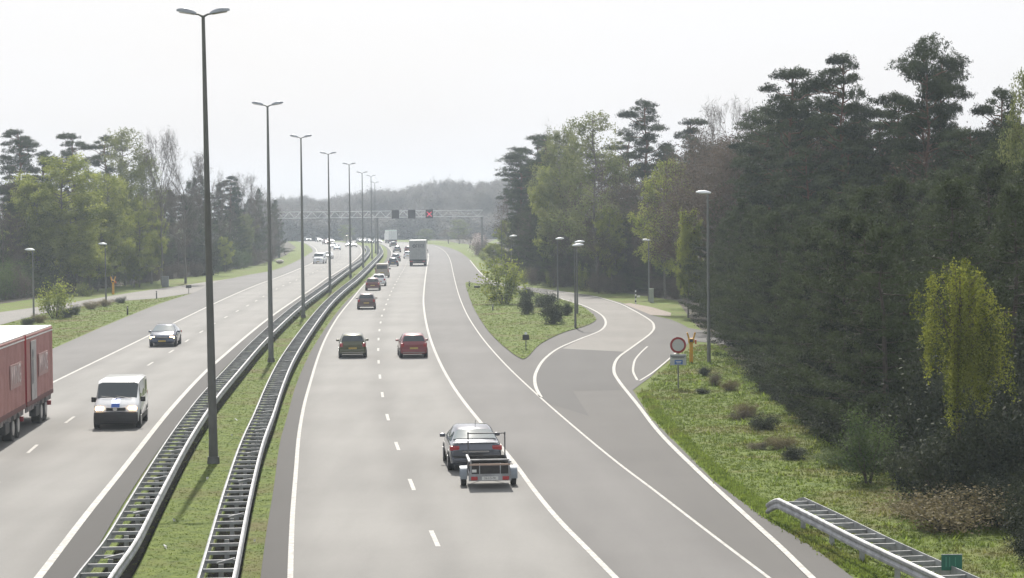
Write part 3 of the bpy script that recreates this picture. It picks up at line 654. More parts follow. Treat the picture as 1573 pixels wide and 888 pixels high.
def make_car(shape, u, v, heading, label, pnt, facing='rear', plate=PLATE_Y, lights=None, glass=None, cat='car', sc=1.0, wheels=True, lat=0.0, roof=None, group=None, name='car', bump_dark=False):
    """(u, v): foot of the end turned to the camera; heading: world angle of travel from +Y"""
    sh = SHAPES[shape]; L_ = sh['L']; W = sh['W']; st = sh['st']; glass = glass or GLASS
    g = G(u, v); s = 1 if facing == 'rear' else -1
    hx = Vector((-math.sin(heading), math.cos(heading), 0)); c = g + hx * (L_ / 2 * sc) * s
    root = empty(name, (c.x, c.y, .036), heading, label, cat, group); root.scale = (sc,) * 3
    # ring stations
    V = []; R = 14
    for k, (f, zb, zt, wf, tf) in enumerate(st):
        y = f * L_; w = W / 2 * wf; wt = W / 2 * tf; z0 = .24 if 0 < k < len(st) - 1 else .32
        if zt - zb < .13: wt = w * .86; 
        half = [(w * .80, z0), (w * .96, z0 + .06), (w * 1.0, z0 + (zb - z0) * .45), (w * .985, zb - .05), (w * .95, zb), (wt + (.03 if zt - zb > .2 else 0), zt - (.07 if zt - zb > .2 else .015)), (wt * .84, zt)]
        ring = [(x, y, z) for x, z in half] + [(-x, y, z) for x, z in reversed(half)]; V += ring
    n = len(st); Fs = [(i * R + q, i * R + (q + 1) % R, (i + 1) * R + (q + 1) % R, (i + 1) * R + q) for i in range(n - 1) for q in range(R)]
    Fs += [tuple(range(R)), tuple(range((n - 1) * R, n * R))]
    body = mesh_obj('body', V, Fs, pnt, root, True, 38)
    def P(k, q, sgn=1): f, zb, zt, wf, tf = st[k]; x = V[k * R + q]; return (abs(x[0]) * sgn, x[1], x[2])
    def strip_panel(nm, ka, kb, lo=.10, hi=.96, cin=.10, off=.014):
        cols = [5, 6, 7, 8]; rows = []
        for t in (lo, .5 * (lo + hi), hi):
            rw = [Vector(V[ka * R + q]).lerp(Vector(V[kb * R + q]), t) for q in cols]
            rw[0] = rw[0].lerp(rw[1], cin); rw[3] = rw[3].lerp(rw[2], cin); rows.append(rw)
        nrm = (rows[0][1] - rows[0][2]).cross(rows[2][1] - rows[0][1]).normalized()
        if nrm.z < 0 or (abs(nrm.z) < .15 and nrm.y * (1 if ka > 3 else -1) < 0): nrm.negate()
        pts = [q + nrm * off for rw in rows for q in rw] + [q - nrm * .02 for rw in rows for q in rw]; fs = []
        for a2 in range(2):
            for b2 in range(3):
                i0 = a2 * 4 + b2; fs += [(i0, i0 + 1, i0 + 5, i0 + 4), (12 + i0 + 4, 12 + i0 + 5, 12 + i0 + 1, 12 + i0)]
        rim = [0, 1, 2, 3, 7, 11, 10, 9, 8, 4]
        fs += [(rim[k], rim[(k + 1) % 10], rim[(k + 1) % 10] + 12, rim[k] + 12) for k in range(10)]
        return MB().add(pts, fs).build(nm, glass, root, True, 40)
    a_, b_ = sh['rw']
    if shape == 'van':
        MB().box((0, -L_ * .5 - .004, 1.47), (W * .74, .04, .52), bev=.02).build('rear_window', glass, root)
    else: strip_panel('rear_window', a_, b_, .14, .97, .06)
    a_, b_ = sh['ws']; strip_panel('windscreen', b_, a_, .06, .97, .02)
    k0 = sh['rw'][1] if shape != 'van' else 1; k1 = sh['ws'][0]; kb = sh['ws'][1]
    for sg in (1, -1):
        lo0 = Vector(P(sh['rw'][0] if shape == 'sedan' else k0, 4, sg)); lo1 = Vector(P(kb, 4, sg)); hi0 = Vector(P(k0, 5, sg)); hi1 = Vector(P(k1, 5, sg))
        def at_lo(t): return lo0.lerp(lo1, t)
        def at_hi(t): return hi0.lerp(hi1, t)
        cuts = [(.06, .47), (.50, .93)] if shape != 'van' else [(.03, .34), (.37, .66), (.70, .93)]
        for (t0, t1) in cuts:
            A, B, C_, D = at_lo(t0), at_lo(t1), at_hi(t1 + (.02 if t1 > .9 else 0)), at_hi(t0)
            x = .014 * sg
            for q in (A, B, C_, D): q.x += x
            if sg < 0: A, B, C_, D = B, A, D, C_
            quad_panel('side_window', A, B, C_, D, (.03, .03, .10, .10), glass, root, .004, .03)
        MB().box((sg * W * .535, L_ * (.17 if shape != 'van' else .27), st[kb][1] + .06), (.20, .09, .13 if shape != 'van' else .22), bev=.03).build('side_mirror', BLACK if bump_dark or shape == 'van' else pnt, root, True)
        fz = .63 if shape != 'van' else .86
        hl = lights or HEAD_OFF
        MB().box((sg * W * .355, L_ * (.472 if shape != 'van' else .484), fz), (.34, .09, .15), bev=.035).build('headlight', hl, root, True)
        if shape == 'van': MB().box((sg * W * .45, -L_ * .499, 1.0), (.08, .04, .5), bev=.015).build('tail_light', REDL, root, True)
        elif shape == 'hatch': MB().box((sg * W * .405, -L_ * .493, .80), (.20, .07, .24), bev=.03).build('tail_light', REDL, root, True)
        else: MB().box((sg * W * .40, -L_ * .492, .82), (.34, .07, .17), bev=.03).build('tail_light', REDL, root, True)
    if wheels:
        for fy in sh['wb']:
            for sg in (1, -1):
                y = fy * L_; r = sh['wr']
                MB().cyl((sg * (W / 2 - .055), y, r + .03), (1, 0, 0), r + .045, .12, 24).build('wheel_arch', BLACK, root, True)
                w_ = MB().cyl((sg * (W / 2 - .09), y, r), (1, 0, 0), r, .21, 24).build('wheel', RUBBER, root, True)
                MB().cyl((sg * (W / 2 + .012), y, r), (1, 0, 0), r * .62, .02, 18, None).build('rim', RIM, w_, True)
    rear_m = BLACK if bump_dark else pnt
    MB().box((0, -L_ * .493, .42), (W * .90, .12, .24), bev=.05).build('rear_bumper', rear_m, root, True)
    MB().box((0, L_ * .488, .42), (W * .88, .14, .26 if shape != 'van' else .42), bev=.05).build('front_bumper', BLACK if bump_dark else pnt, root, True)
    MB().box((0, L_ * .493 + .035, .60 if shape != 'van' else .84), (W * .42, .06, .13), bev=.02).build('grille', BLACK, root)
    MB().box((0, -L_ * .5 - .008, .60 if shape != 'van' else .72), (.50, .02, .11)).build('number_plate', plate, root)
    MB().box((0, L_ * .5 + .02, .40), (.50, .02, .11)).build('number_plate', plate, root)
    MB().box((0, -L_ * .5 - .012, .345), (W * .8, .05, .025)).build('bumper_sill', CHROME if shape == 'hatch' else BLACK, root)
    return root
def hdg(u1, v1, u2, v2):   # heading of a lane from two of its points, near one first
    A, B = G(u1, v1), G(u2, v2); d = B - A; return math.atan2(-d.x, d.y)
h_r = hdg(800, 735, 738, 652)
c1 = make_car('sedan', 731.5, 727, h_r, 'dark silver blue saloon pulling a small open trailer', P_SILVER, plate=BLACK, glass=GLASS_L)
MB().box((0, -2.33, 1.0), (1.55, .10, .03), bev=.01).build('boot_lip', P_SILVER, c1); MB().box((0, -2.355, .70), (.9, .02, .05)).build('chrome_strip', CHROME, c1)
MB().box((0, -2.37, .52), (1.5, .03, .08)).build('bumper_insert', BLACK, c1); MB().tube([(.1, -.6, 1.42), (.1, -.75, 1.62)], .008, 5).build('aerial', BLACK, c1)
MB().tube([(0, -2.3, .35), (0, -2.62, .35), (0, -2.62, .43)], .03, 8).build('tow_bar', BLACK, c1)
# trailer
g = G(747.5, 746.8); tr = empty('box_trailer', (g.x + .06, g.y, .036), h_r * .75, 'small open galvanised box trailer with ladder bars behind the saloon', 'trailer')
W_, Lb, zf_, zt_ = 1.26, 2.0, .50, .86; yr, yf = -1.02, .98
INN = mat('trailer_board', (.028, .024, .022), .8, var=.3, scale=6)
MB().box((0, (yr + yf) / 2, zf_), (W_, Lb, .05)).build('floor', INN, tr)
for s in (-1, 1):
    MB().box((s * W_ / 2, (yr + yf) / 2, .68), (.03, Lb, .34)).build('side_board', INN, tr)
    MB().box((s * (W_ / 2 + .012), (yr + yf) / 2, .87), (.085, Lb + .04, .05), bev=.01).build('side_rail', STEEL, tr)
    MB().box((s * (W_ / 2 + .012), (yr + yf) / 2, .50), (.06, Lb, .08), bev=.01).build('lower_rail', STEEL, tr)
    w_ = MB().cyl((s * .80, 0, .29), (1, 0, 0), .29, .17, 24).build('wheel', RUBBER, tr, True); MB().cyl((s * .89, 0, .29), (1, 0, 0), .17, .02, 16).build('rim', RIM, w_, True)
    V = []; K = 10
    for i in range(K + 1):
        an = math.radians(-10 + 200 * i / K)
        for x in (.70, .92): V.append((s * x, math.cos(an) * .36, .30 + math.sin(an) * .34))
        for x in (.92, .70): V.append((s * x, math.cos(an) * .335, .30 + math.sin(an) * .315))
    Fs = [(i * 4 + q, i * 4 + (q + 1) % 4, (i + 1) * 4 + (q + 1) % 4, (i + 1) * 4 + q) for i in range(K) for q in range(4)] + [(0, 1, 2, 3), (K * 4, K * 4 + 1, K * 4 + 2, K * 4 + 3)]
    mesh_obj('mudguard', V, Fs, mat('pale_mudguard', (.26, .29, .32), .4, .2, var=.08), tr, True, 40)
    MB().box((s * .50, yr - .03, .345), (.21, .05, .12), bev=.015).build('tail_light', REDL, tr)
    MB().tube([(s * .60, yf, .5), (s * .60, yf, 1.62)], .022, 8).build('ladder_upright', STEEL_DARK, tr, True)
    MB().box((s * .33, yr - .005, .62), (.03, .03, .40)).build('tailgate_stay', STEEL, tr)
    MB().tube([(s * .52, yf, .45), (0, yf + 1.25, .45)], .03, 8).build('drawbar', STEEL, tr, True)
    MB().box((s * .61, yr, .64), (.05, .05, .52)).build('corner_post', STEEL, tr)
MB().tube([(-.63, yf, 1.58), (.63, yf, 1.58)], .022, 8).build('ladder_bar', STEEL_DARK, tr, True)
MB().tube([(-.63, yr, .93), (.63, yr, .93)], .025, 8).build('tailgate_bar', STEEL, tr, True)
MB().box((0, yr, .60), (W_, .03, .28)).build('tailgate', INN, tr); MB().box((0, yf, .68), (W_, .03, .36)).build('front_board', INN, tr)
MB().box((0, yr - .01, .78), (W_ + .04, .05, .05)).build('tailgate_rim', mat('raw_wood_edge', (.38, .28, .22), .8, var=.1), tr)
MB().box((0, yr - .01, .455), (W_ + .04, .05, .055)).build('tailgate_sill', STEEL, tr)
lb = MB().box((0, yr - .01, .345), (W_ + .1, .04, .17), bev=.01).build('lamp_board', STEEL, tr); np_ = MB().box((0, yr - .04, .345), (.52, .015, .11)).build('number_plate', PLATE_W, tr)
text_mesh('plate_lettering', '26-LG-FK', .10, STEEL_DARK, np_, (0, yr - .05, .345), (PI / 2, 0, 0), .002, .95)
MB().tube([(0, yf + 1.2, .45), (0, yf + 1.45, .47)], .04, 8).build('hitch', STEEL_DARK, tr, True)
MB().box((-.50, yr - .02, .58), (.14, .01, .09)).build('maker_badge', PLATE_W, tr)
# other departing vehicles
h2 = hdg(581.5, 548, 583, 506); h3 = hdg(593, 466, 609, 433)
make_car('hatch', 542, 551, h2 + .02, 'dark olive hatchback in the left lane beside the red car', P_DGREEN)
make_car('hatch', 636, 551, h2 + .035, 'bright red hatchback in the middle lane', P_RED)
make_car('hatch', 563, 476, h3 + .02, 'dark brown hatchback in the left lane next ahead of the olive one', P_BROWN)
make_car('hatch', 572.5, 447, h3, 'maroon brown car close behind the white car in the queue', P_MAROON)
make_car('hatch', 582, 440, h3, 'white car half hidden by the maroon one in the left lane queue', P_WHITE)
make_car('van', 587, 427, h3, 'silver van with a dark rear window in the left lane queue', P_SAND, cat='van', name='van', plate=PLATE_Y)
make_car('hatch', 603.5, 409.5, h3 - .02, 'dark blue hatchback in the left lane ahead of the silver van', P_BLUE)
make_car('hatch', 608, 402, h3, 'grey car just ahead of the dark blue hatchback', P_GREY)
make_car('hatch', 626.5, 397.5, h3, 'white hatchback just left of the grey lorry', P_WHITE)
make_car('hatch', 627, 388, .06, 'brownish car mostly hidden left of the grey lorry', P_MAROON)
make_car('hatch', 610.5, 388, .10, 'grey car two places behind the far white lorry', P_GREY)
make_car('hatch', 605, 379.5, .16, 'black car directly behind the far white lorry', P_DARK)
def lorry_rear(u, v, heading, w, h, label, body, back, top, logo=False, Lb=7.5):
    g = G(u, v); hx = Vector((-math.sin(heading), math.cos(heading), 0)); c = g + hx * Lb / 2
    r = empty('lorry', (c.x, c.y, .036), heading, label, 'lorry')
    MB().box((0, 0, (h + 1.0) / 2), (w, Lb, h - 1.0), bev=.03).build('cargo_box', body, r)
    MB().box((0, -.02, h - .02), (w + .03, Lb + .06, .12), bev=.02).build('roof_edge', top, r)
    for s in (-1, 1):
        d = MB().box((s * w * .245, -Lb / 2 - .015, (h + .95) / 2), (w * .475, .04, h - 1.15), bev=.01).build('rear_door', back, r)
        MB().tube([(s * w * .12, -Lb / 2 - .05, 1.1), (s * w * .12, -Lb / 2 - .05, h - .2)], .02, 6).build('lock_bar', STEEL, d)
        MB().box((s * w * .38, -Lb / 2 - .03, .78), (.45, .08, .16)).build('tail_light', REDL, r)
        for y in (-Lb / 2 + 1.3, -Lb / 2 + 2.5, Lb / 2 - .4):
            w_ = MB().cyl((s * (w / 2 - .2), y, .5), (1, 0, 0), .5, .34, 20).build('wheel', RUBBER, r, True); MB().cyl((s * (w / 2 - .025), y, .5), (1, 0, 0), .27, .02, 14).build('rim', RIM, w_, True)
        MB().box((s * (w / 2 + .15), Lb / 2 + 1.1, 2.3), (.12, .1, .7), bev=.03).build('side_mirror', BLACK, r)
    MB().box((0, 0, .86), (w * .8, Lb, .26)).build('chassis', DARKMET, r)
    MB().box((0, -Lb / 2 - .03, .55), (w * .97, .12, .22), bev=.02).build('underrun_bar', DARKMET, r)
    MB().box((0, -Lb / 2 - .045, .99), (w, .05, .24)).build('lamp_board', DARKMET, r)
    MB().box((0, Lb / 2 + 1.1, 1.7), (w * .96, 1.9, 2.5), bev=.15).build('cab', WHITE, r)
    if logo:
        lg = MB().cyl((-w * .20, -Lb / 2 - .06, h - .95), (0, 1, 0), .27, .02, 24).build('round_emblem', BLACK, r); MB().cyl((-w * .20, -Lb / 2 - .075, h - .95), (0, 1, 0), .15, .02, 20).build('emblem_centre', back, lg)
        text_mesh('lettering', 'TECE', .72, mat('grey_lettering', (.05, .05, .05), .6), r, (w * .16, -Lb / 2 - .07, h - .95), (PI / 2, 0, 0), .006, .9)
    return r
LB = mat('lorry_box_grey', (.36, .36, .35), .5, var=.08); LBK = mat('lorry_back_grey', (.30, .31, .305), .55, var=.1)
lorry_rear(641.5, 409, .015, 2.75, 4.3, 'large grey box lorry with dark lettering in the right lane of the queue', LB, LBK, WHITE, True)
lorry_rear(603.5, 374, .2, 2.55, 3.9, 'small far white lorry with a green-white top leading the left lane', WHITE, mat('pale_lorry_back', (.55, .57, .56), .5, var=.05), mat('mint_roof', (.45, .60, .55), .5, var=.05))
# ------------------------------------------------------------------ oncoming traffic
def opp(u1, v1, u2, v2): return hdg(u1, v1, u2, v2) + PI
hL = opp(181, 729.7, 253, 643)
van = make_car('van', 178.5, 661, hL, 'white van with a blue bonnet stripe and lit headlights', P_WHITE, 'front', lights=HEAD_ON, cat='van', name='van', bump_dark=True, glass=GLASS)
MB().add([(x, y, z) for (y, z) in ((4.9 * .372, 1.232), (4.9 * .455, 1.055), (4.9 * .49, .835)) for x in (-.14, .20)] + [(x, y - .01, z - .02) for (y, z) in ((4.9 * .372, 1.232), (4.9 * .455, 1.055), (4.9 * .49, .835)) for x in (-.14, .20)],
         [(0, 1, 3, 2), (2, 3, 5, 4), (6, 8, 9, 7), (8, 10, 11, 9), (0, 2, 8, 6), (2, 4, 10, 8), (1, 7, 9, 3), (3, 9, 11, 5), (0, 6, 7, 1), (4, 5, 11, 10)]).build('bonnet_stripe', mat('stripe_blue', (.05, .12, .42), .4, var=.05), van)
MB().box((0, 2.475, .50), (1.80, .14, .46), bev=.06).build('lower_bumper', BLACK, van, True); MB().cyl((.03, 2.53, .845), (0, 1, 0), .09, .03, 20).build('round_emblem', CHROME, van)
for s in (-1, 1): MB().box((s * .955, 0, .42), (.03, 3.2, .22), bev=.01).build('side_sill', BLACK, van)
MB().tube([(-.6, 1.86, 1.24), (.05, 1.75, 1.32)], .012, 5).tube([(.0, 1.86, 1.24), (.65, 1.75, 1.32)], .012, 5).build('wiper', BLACK, van)
make_car('sedan', 249, 534, opp(318, 569.7, 411, 491) - .0, 'dark steel blue car with two lit headlights behind the white van', P_STEELB, 'front', lights=HEAD_ON, plate=PLATE_Y, glass=GLASS_L)
far = [('van', 488.5, 405.5, 'pale van with a dark front in the outer oncoming lane', P_WHITE, None, 'van'), ('hatch', 502, 398.5, 'white car just behind the pale oncoming van', P_WHITE, HEAD_W, 'car'),
       ('hatch', 518, 384.5, 'pale blue car in the middle of the oncoming lanes', P_LBLUE, None, 'car'), ('hatch', 512, 381.5, 'small white car half behind the pale blue one', P_WHITE, HEAD_W, 'car'),
       ('sedan', 543.5, 380, 'white car with bright headlights behind a lamp pole near the inner edge', P_GREY, HEAD_W, 'car'), ('hatch', 536, 379.5, 'silver car with bright headlights behind the fourth lamp pole', P_SILVER, HEAD_W, 'car'),
       ('hatch', 504, 375.5, 'reddish car in the far bend near the third lamp pole', P_MAROON, HEAD_W, 'car'), ('hatch', 510, 373.2, 'far white car in the oncoming bend', P_WHITE, HEAD_W, 'car'),
       ('hatch', 492, 371.6, 'tiny car with one bright light in the far oncoming bend', P_GREY, HEAD_W, 'car'), ('sedan', 474.5, 370.5, 'leftmost tiny car with bright light in the far oncoming bend', P_WHITE, HEAD_W, 'car'),
       ('van', 537, 370.8, 'tiny pale van far behind the fourth lamp pole', P_SAND, None, 'van'), ('hatch', 556, 372.8, 'dark tiny car at the crest between two lamp poles', P_DARK, None, 'car'),
       ('hatch', 563.5, 373.0, 'tiny white car at the crest left of the sixth lamp pole', P_WHITE, HEAD_W, 'car'), ('sedan', 571, 374.0, 'dark tiny car seen between the last lamp poles', P_BLUE, None, 'car'),
       ('sedan', 583, 373.8, 'tiny far car with the brightest glaring lights left of the white lorry', P_WHITE, HEAD_W, 'car')]
for i, (shp, u, v, l, pn, li, ct) in enumerate(far):
    hh = PI - .06 if v > 390 else (PI + .1 if v > 378 else PI + .35)
    make_car(shp, u, v, hh, l, pn, 'front', lights=li, cat=ct, name=ct, wheels=True, group='oncoming traffic in the far bend' if v < 390 else None)
# red curtain-sided lorry and its trailer at the left edge
CURT = mat('red_curtain', (.33, .135, .12), .6, col2=(.42, .20, .18), scale=1.3, bump=.2); TRAIL_W = mat('white_panel', (.74, .72, .70), .5, var=.08)
GREYP = mat('grey_picture_panel', (.36, .34, .33), .6, col2=(.50, .47, .45), scale=1.5); LETW = mat('pale_lettering', (.62, .52, .50), .6, var=.1)
def curtain_box(root, L_, y0, first):
    w, zb, zt = 2.55, 1.12, 3.98; yc = y0 + L_ / 2
    bx = MB().box((0, yc, (zb + zt) / 2), (w - .04, L_ - .04, zt - zb)).build('cargo_box', CURT, root)
    MB().box((0, yc, zt + .02), (w, L_, .06), bev=.01).build('roof', WHITE, root)
    for s in (-1, 1):
        cv = MB(); n = 26                                                 # slightly billowing curtain with folds
        for i in range(n + 1):
            t = i / n; y = y0 + .1 + (L_ - .2) * t; o_ = .012 * math.sin(i * 1.9) + .02
            for z in (zb + .1, zt - .16): cv.v.append((s * (w / 2 + o_), y, z))
        for i in range(n): cv.f.append((2 * i, 2 * i + 1, 2 * i + 3, 2 * i + 2))
        cu = cv.build('curtain', CURT, root, True)
        MB().box((s * (w / 2 + .012), yc, zt - .07), (.05, L_, .09), bev=.01).build('top_rail', CURT, root); MB().box((s * (w / 2 + .02), yc, zt - .155), (.05, L_ - .06, .05)).build('white_trim', TRAIL_W, root)
        MB().box((s * (w / 2 + .01), yc, zb + .02), (.06, L_, .20), bev=.01).build('lower_rail', mat('dark_red_rail', (.12, .03, .03), .6, var=.1), root)
        for yy in (y0 + .04, y0 + L_ - .04): MB().box((s * (w / 2 - .02), yy, (zb + zt) / 2), (.09, .09, zt - zb)).build('corner_pillar', RED, root)
        lx = s * (w / 2 + .055); f0 = L_ * (.82 if s > 0 else .18)
        if s < 0:
            # the face turned to the median: travel is -Y in local terms
            pass
    return bx
g1 = G(79, 628); hT = hdg(78.6, 589.6, 275, 493) ;
hT = hdg(107.7, 645.6, 232, 559)
def T(name, label, s_back, L_):
    """s_back: distance of the box's rear end behind the reference corner, along the road"""
    hx = Vector((-math.sin(hT), math.cos(hT), 0)); nx = Vector((math.cos(hT), math.sin(hT), 0))
    ref = Vector((-20.35, 97.6, 0)) - nx * 1.275
    c = ref - hx * s_back
    return empty(name, (c.x, c.y, .036), hT + PI, label, 'lorry' if name == 'curtain_lorry' else 'lorry trailer')
t1 = T('curtain_trailer', 'rear trailer of the red curtain-sided lorry with a grey figure panel', 0, 7.4)
t2 = T('curtain_lorry', 'front half of the red curtain-sided lorry cut off by the left edge', 7.9, 7.6)
for r, L_, k in ((t1, 7.5, 0), (t2, 7.6, 1)):
    curtain_box(r, L_, 0, k)
    for s in (-1, 1):
        x = s * (2.55 / 2 + .055)
        rot = (PI / 2, 0, PI / 2 if s > 0 else -PI / 2)
        if k == 0:
            pn_ = MB().box((x, L_ * .76, 2.45), (.02, 1.35, 2.45)).build('picture_panel', GREYP, r)
            if s < 0: pass
            MB().ell((x + s * .012, L_ * .80, 3.12), (.012, .17, .22), 12, 8).build('dark_figure', STEEL_DARK, pn_)
            MB().add([(x + s * .015, L_ * .80 - .2, 2.9), (x + s * .015, L_ * .80 + .25, 2.9), (x + s * .015, L_ * .80 + .35, 1.9), (x + s * .015, L_ * .80 - .1, 1.9)], [(0, 1, 2, 3)]).build('dark_figure', mat('figure_grey', (.22, .20, .20), .7, var=.2), pn_)
        bd = MB().box((x, L_ * (.40 if k == 0 else .34), 2.55), (.02, 2.7, .95)).build('lettering_band', mat('faded_band', (.43, .27, .25), .6, var=.1), r)
        text_mesh('lettering', 'WING', 1.05, LETW, r, (x + s * .02, L_ * (.40 if k == 0 else .34), 2.55), rot, .004, .85)
        sk = MB().box((s * 1.2, L_ * .5, .93), (.04, L_ * .97, .28)).build('side_skirt', mat('patterned_skirt', (.05, .045, .045), .8, col2=(.30, .26, .25), scale=7), r)
        for y in ((1.9, 3.2) if k == 0 else (1.6, 2.9)):
            w_ = MB().cyl((s * 1.05, y, .5), (1, 0, 0), .5, .36, 24).build('wheel', RUBBER, r, True); MB().cyl((s * 1.24, y, .5), (1, 0, 0), .28, .03, 16).build('rim', RIM, w_, True)
            MB().box((s * 1.07, y, 1.03), (.34, 1.1, .05)).build('mudguard', BLACK, r)
        MB().box((s * 1.15, 4.6, .66), (.3, 1.0, .45), bev=.04).build('tool_box', DARKMET, r)
        MB().box((s * .9, -.03, .85), (.4, .06, .14)).build('tail_light', REDL, r)
    MB().box((0, L_ / 2, .88), (1.0, L_ * .98, .28)).build('chassis', DARKMET, r); MB().box((0, -.02, .6), (2.4, .1, .2), bev=.01).build('underrun_bar', RED, r)
    MB().box((0, -.02, 2.5), (2.45, .05, 2.7), bev=.01).build('rear_door', CURT, r)
MB().box((0, 8.9, 1.95), (2.45, 2.1, 3.0), bev=.18).build('cab', RED, t2, True); MB().box((0, 9.93, 2.4), (2.2, .08, .95), bev=.05).build('windscreen', GLASS, t2)
for s in (-1, 1):
    w_ = MB().cyl((s * 1.05, 8.9, .5), (1, 0, 0), .5, .36, 24).build('wheel', RUBBER, t2, True); MB().cyl((s * 1.24, 8.9, .5), (1, 0, 0), .28, .03, 16).build('rim', RIM, w_, True)
    MB().box((s * 1.35, 9.7, 2.5), (.14, .1, .7), bev=.03).build('side_mirror', BLACK, t2); MB().box((s * .9, 9.95, .85), (.4, .08, .22), bev=.03).build('headlight', HEAD_OFF, t2)
MB().tube([(0, 7.4, .6), (0, 8.3, .6)], .06, 8).build('drawbar', DARKMET, t1)
# ------------------------------------------------------------------ trees
LM = {
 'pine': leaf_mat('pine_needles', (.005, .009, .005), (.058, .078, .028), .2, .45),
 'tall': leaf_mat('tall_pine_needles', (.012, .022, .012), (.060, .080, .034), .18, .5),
 'birch': leaf_mat('spring_leaves', (.14, .18, .03), (.34, .37, .09), .5, .35),
 'birchpale': leaf_mat('pale_spring_leaves', (.11, .14, .05), (.22, .24, .10), .45, .3),
 'weep': leaf_mat('yellow_green_leaves', (.075, .095, .012), (.25, .27, .045), .5, .9),
 'brown': leaf_mat('brown_buds', (.055, .045, .036), (.13, .10, .075), .3, .4),
 'dark': leaf_mat('dark_shrub_leaves', (.018, .026, .016), (.052, .062, .032), .2, .8),
 'green': leaf_mat('shrub_leaves', (.035, .065, .018), (.10, .14, .04), .4, 1.0),
 'dry': leaf_mat('dry_stems', (.10, .085, .04), (.24, .20, .11), .3, 1.0),
 'blossom': leaf_mat('pale_blossom', (.36, .30, .30), (.6, .52, .5), .3, 1.0),
}
def leaves(cent, per, spread, size, asp=2.2, droop=0.0, tone_sd=.25, flat=0.0, r=rng):
    """small quads scattered round the tuft centres"""
    cent = np.asarray(cent); n = len(cent) * per; c = np.repeat(cent, per, axis=0) + r.normal(0, 1, (n, 3)) * np.asarray(spread)
    d = r.normal(0, 1, (n, 3)); d[:, 2] = d[:, 2] * (1 - flat) - droop; d /= np.linalg.norm(d, axis=1)[:, None] + 1e-9
    e = np.cross(d, r.normal(0, 1, (n, 3))); e /= np.linalg.norm(e, axis=1)[:, None] + 1e-9
    s = size * r.uniform(.6, 1.4, (n, 1)); a_ = d * s * .5; b_ = e * s * .5 / asp
    V = np.stack([c - a_, c + b_ * 1.0, c + a_, c - b_], 1).reshape(-1, 3)
    t0 = np.repeat(r.normal(.45, tone_sd, len(cent)), per) + r.normal(0, .10, n)
    return V, np.arange(n * 4).reshape(-1, 4), np.repeat(np.clip(t0, 0, 1), 4)
def crown_mesh(name, cent, per, spread, size, material, **k):
    V, Fc, t = leaves(cent, per, spread, size, **k); return fast_mesh(name, V, Fc, material, t)
def limb(mb, a, b, r0_, r1_, sag=0.0, n=5, rr=random, jit=.04, k=5):
    a, b = Vector(a), Vector(b); L_ = (b - a).length; P = []
    for i in range(n + 1):
        t = i / n; q = a.lerp(b, t) + Vector((rr.gauss(0, jit), rr.gauss(0, jit), rr.gauss(0, jit))) * L_ * (.6 if 0 < i < n else 0); q.z += -sag * math.sin(PI * t) * L_ + 0; P.append(q)
    mb.tube(P, [r0_ + (r1_ - r0_) * (i / n) for i in range(n + 1)], k, False); return P
PROTO = {}
def add_proto(kind, trunk_mb, bark, crown_me, rad, h, extra=None):
    me = bpy.data.meshes.new('trunk'); me.from_pydata(trunk_mb.v, [], trunk_mb.f); me.materials.append(bark); me.shade_smooth()
    PROTO.setdefault(kind, []).append((me, crown_me, rad, h))
def pine_bush(seed, h=11.0, R=3.0):      # dense evergreen, layered branches down to the ground
    rr = random.Random(seed); tb = MB(); lean = rr.uniform(-.3, .3); c = []; tn = []
    limb(tb, (0, 0, -.1), (lean, rr.uniform(-.3, .3), h * .97), .17, .02, 0, 8, rr, .008, 8)
    z = .45
    while z < h:
        t = z / h; rad = R * (1 - t ** 1.8) * (0.75 + .25 * min(1, t * 6)) + .22; nb = max(4, int(8 - 3 * t)); a0 = rr.uniform(0, 6.28)
        for k in range(nb):
            an = a0 + 2 * PI * k / nb + rr.uniform(-.35, .35); rl = rad * rr.uniform(.6, 1.25); zz = z + rr.uniform(-.25, .25); upw = rr.uniform(-.02, .30) * rl
            e = Vector((math.cos(an) * rl, math.sin(an) * rl, max(.3, zz + upw))); s_ = Vector((lean * t, 0, zz - .1)); bt = rr.gauss(0, .22)
            if k % 2 == 0: limb(tb, s_, e, .035, .008, .05, 3, rr, .03, 4)
            nn = max(3, int(rl * 3.0)); dr = (e - s_).normalized(); pp = Vector((-dr.y, dr.x, 0))
            for j in range(nn):
                f = .30 + .70 * (j + 1) / nn; q = s_.lerp(e, f); w = .42 * rl * math.sin(PI * min(1, .25 + f * .62)) ** 1.2 * .55 + .08
                for _ in range(3):
                    o_ = rr.uniform(-1, 1) * w; g_ = q + pp * o_ - dr * abs(o_) * .5; up_ = .20 * (f - .3) + rr.gauss(0, .05)
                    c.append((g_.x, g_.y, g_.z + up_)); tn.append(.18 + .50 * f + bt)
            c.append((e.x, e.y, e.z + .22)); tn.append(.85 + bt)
        z += .50 + .22 * rr.random()
    for k in range(7): c.append((lean, 0, h * .93 + k * .10)); tn.append(.7)
    r = np.random.default_rng(seed); per = 19
    V, Fc, t0 = leaves(c, per, (.13, .13, .085), .155, asp=3.8, droop=-.45, tone_sd=.0, r=r)
    tt = np.repeat(np.clip(np.repeat(tn, per) + r.normal(0, .10, len(c) * per), 0, 1), 4)
    add_proto('pine', tb, BARK, fast_mesh('crown', V, Fc, LM['pine'], tt), R, h)
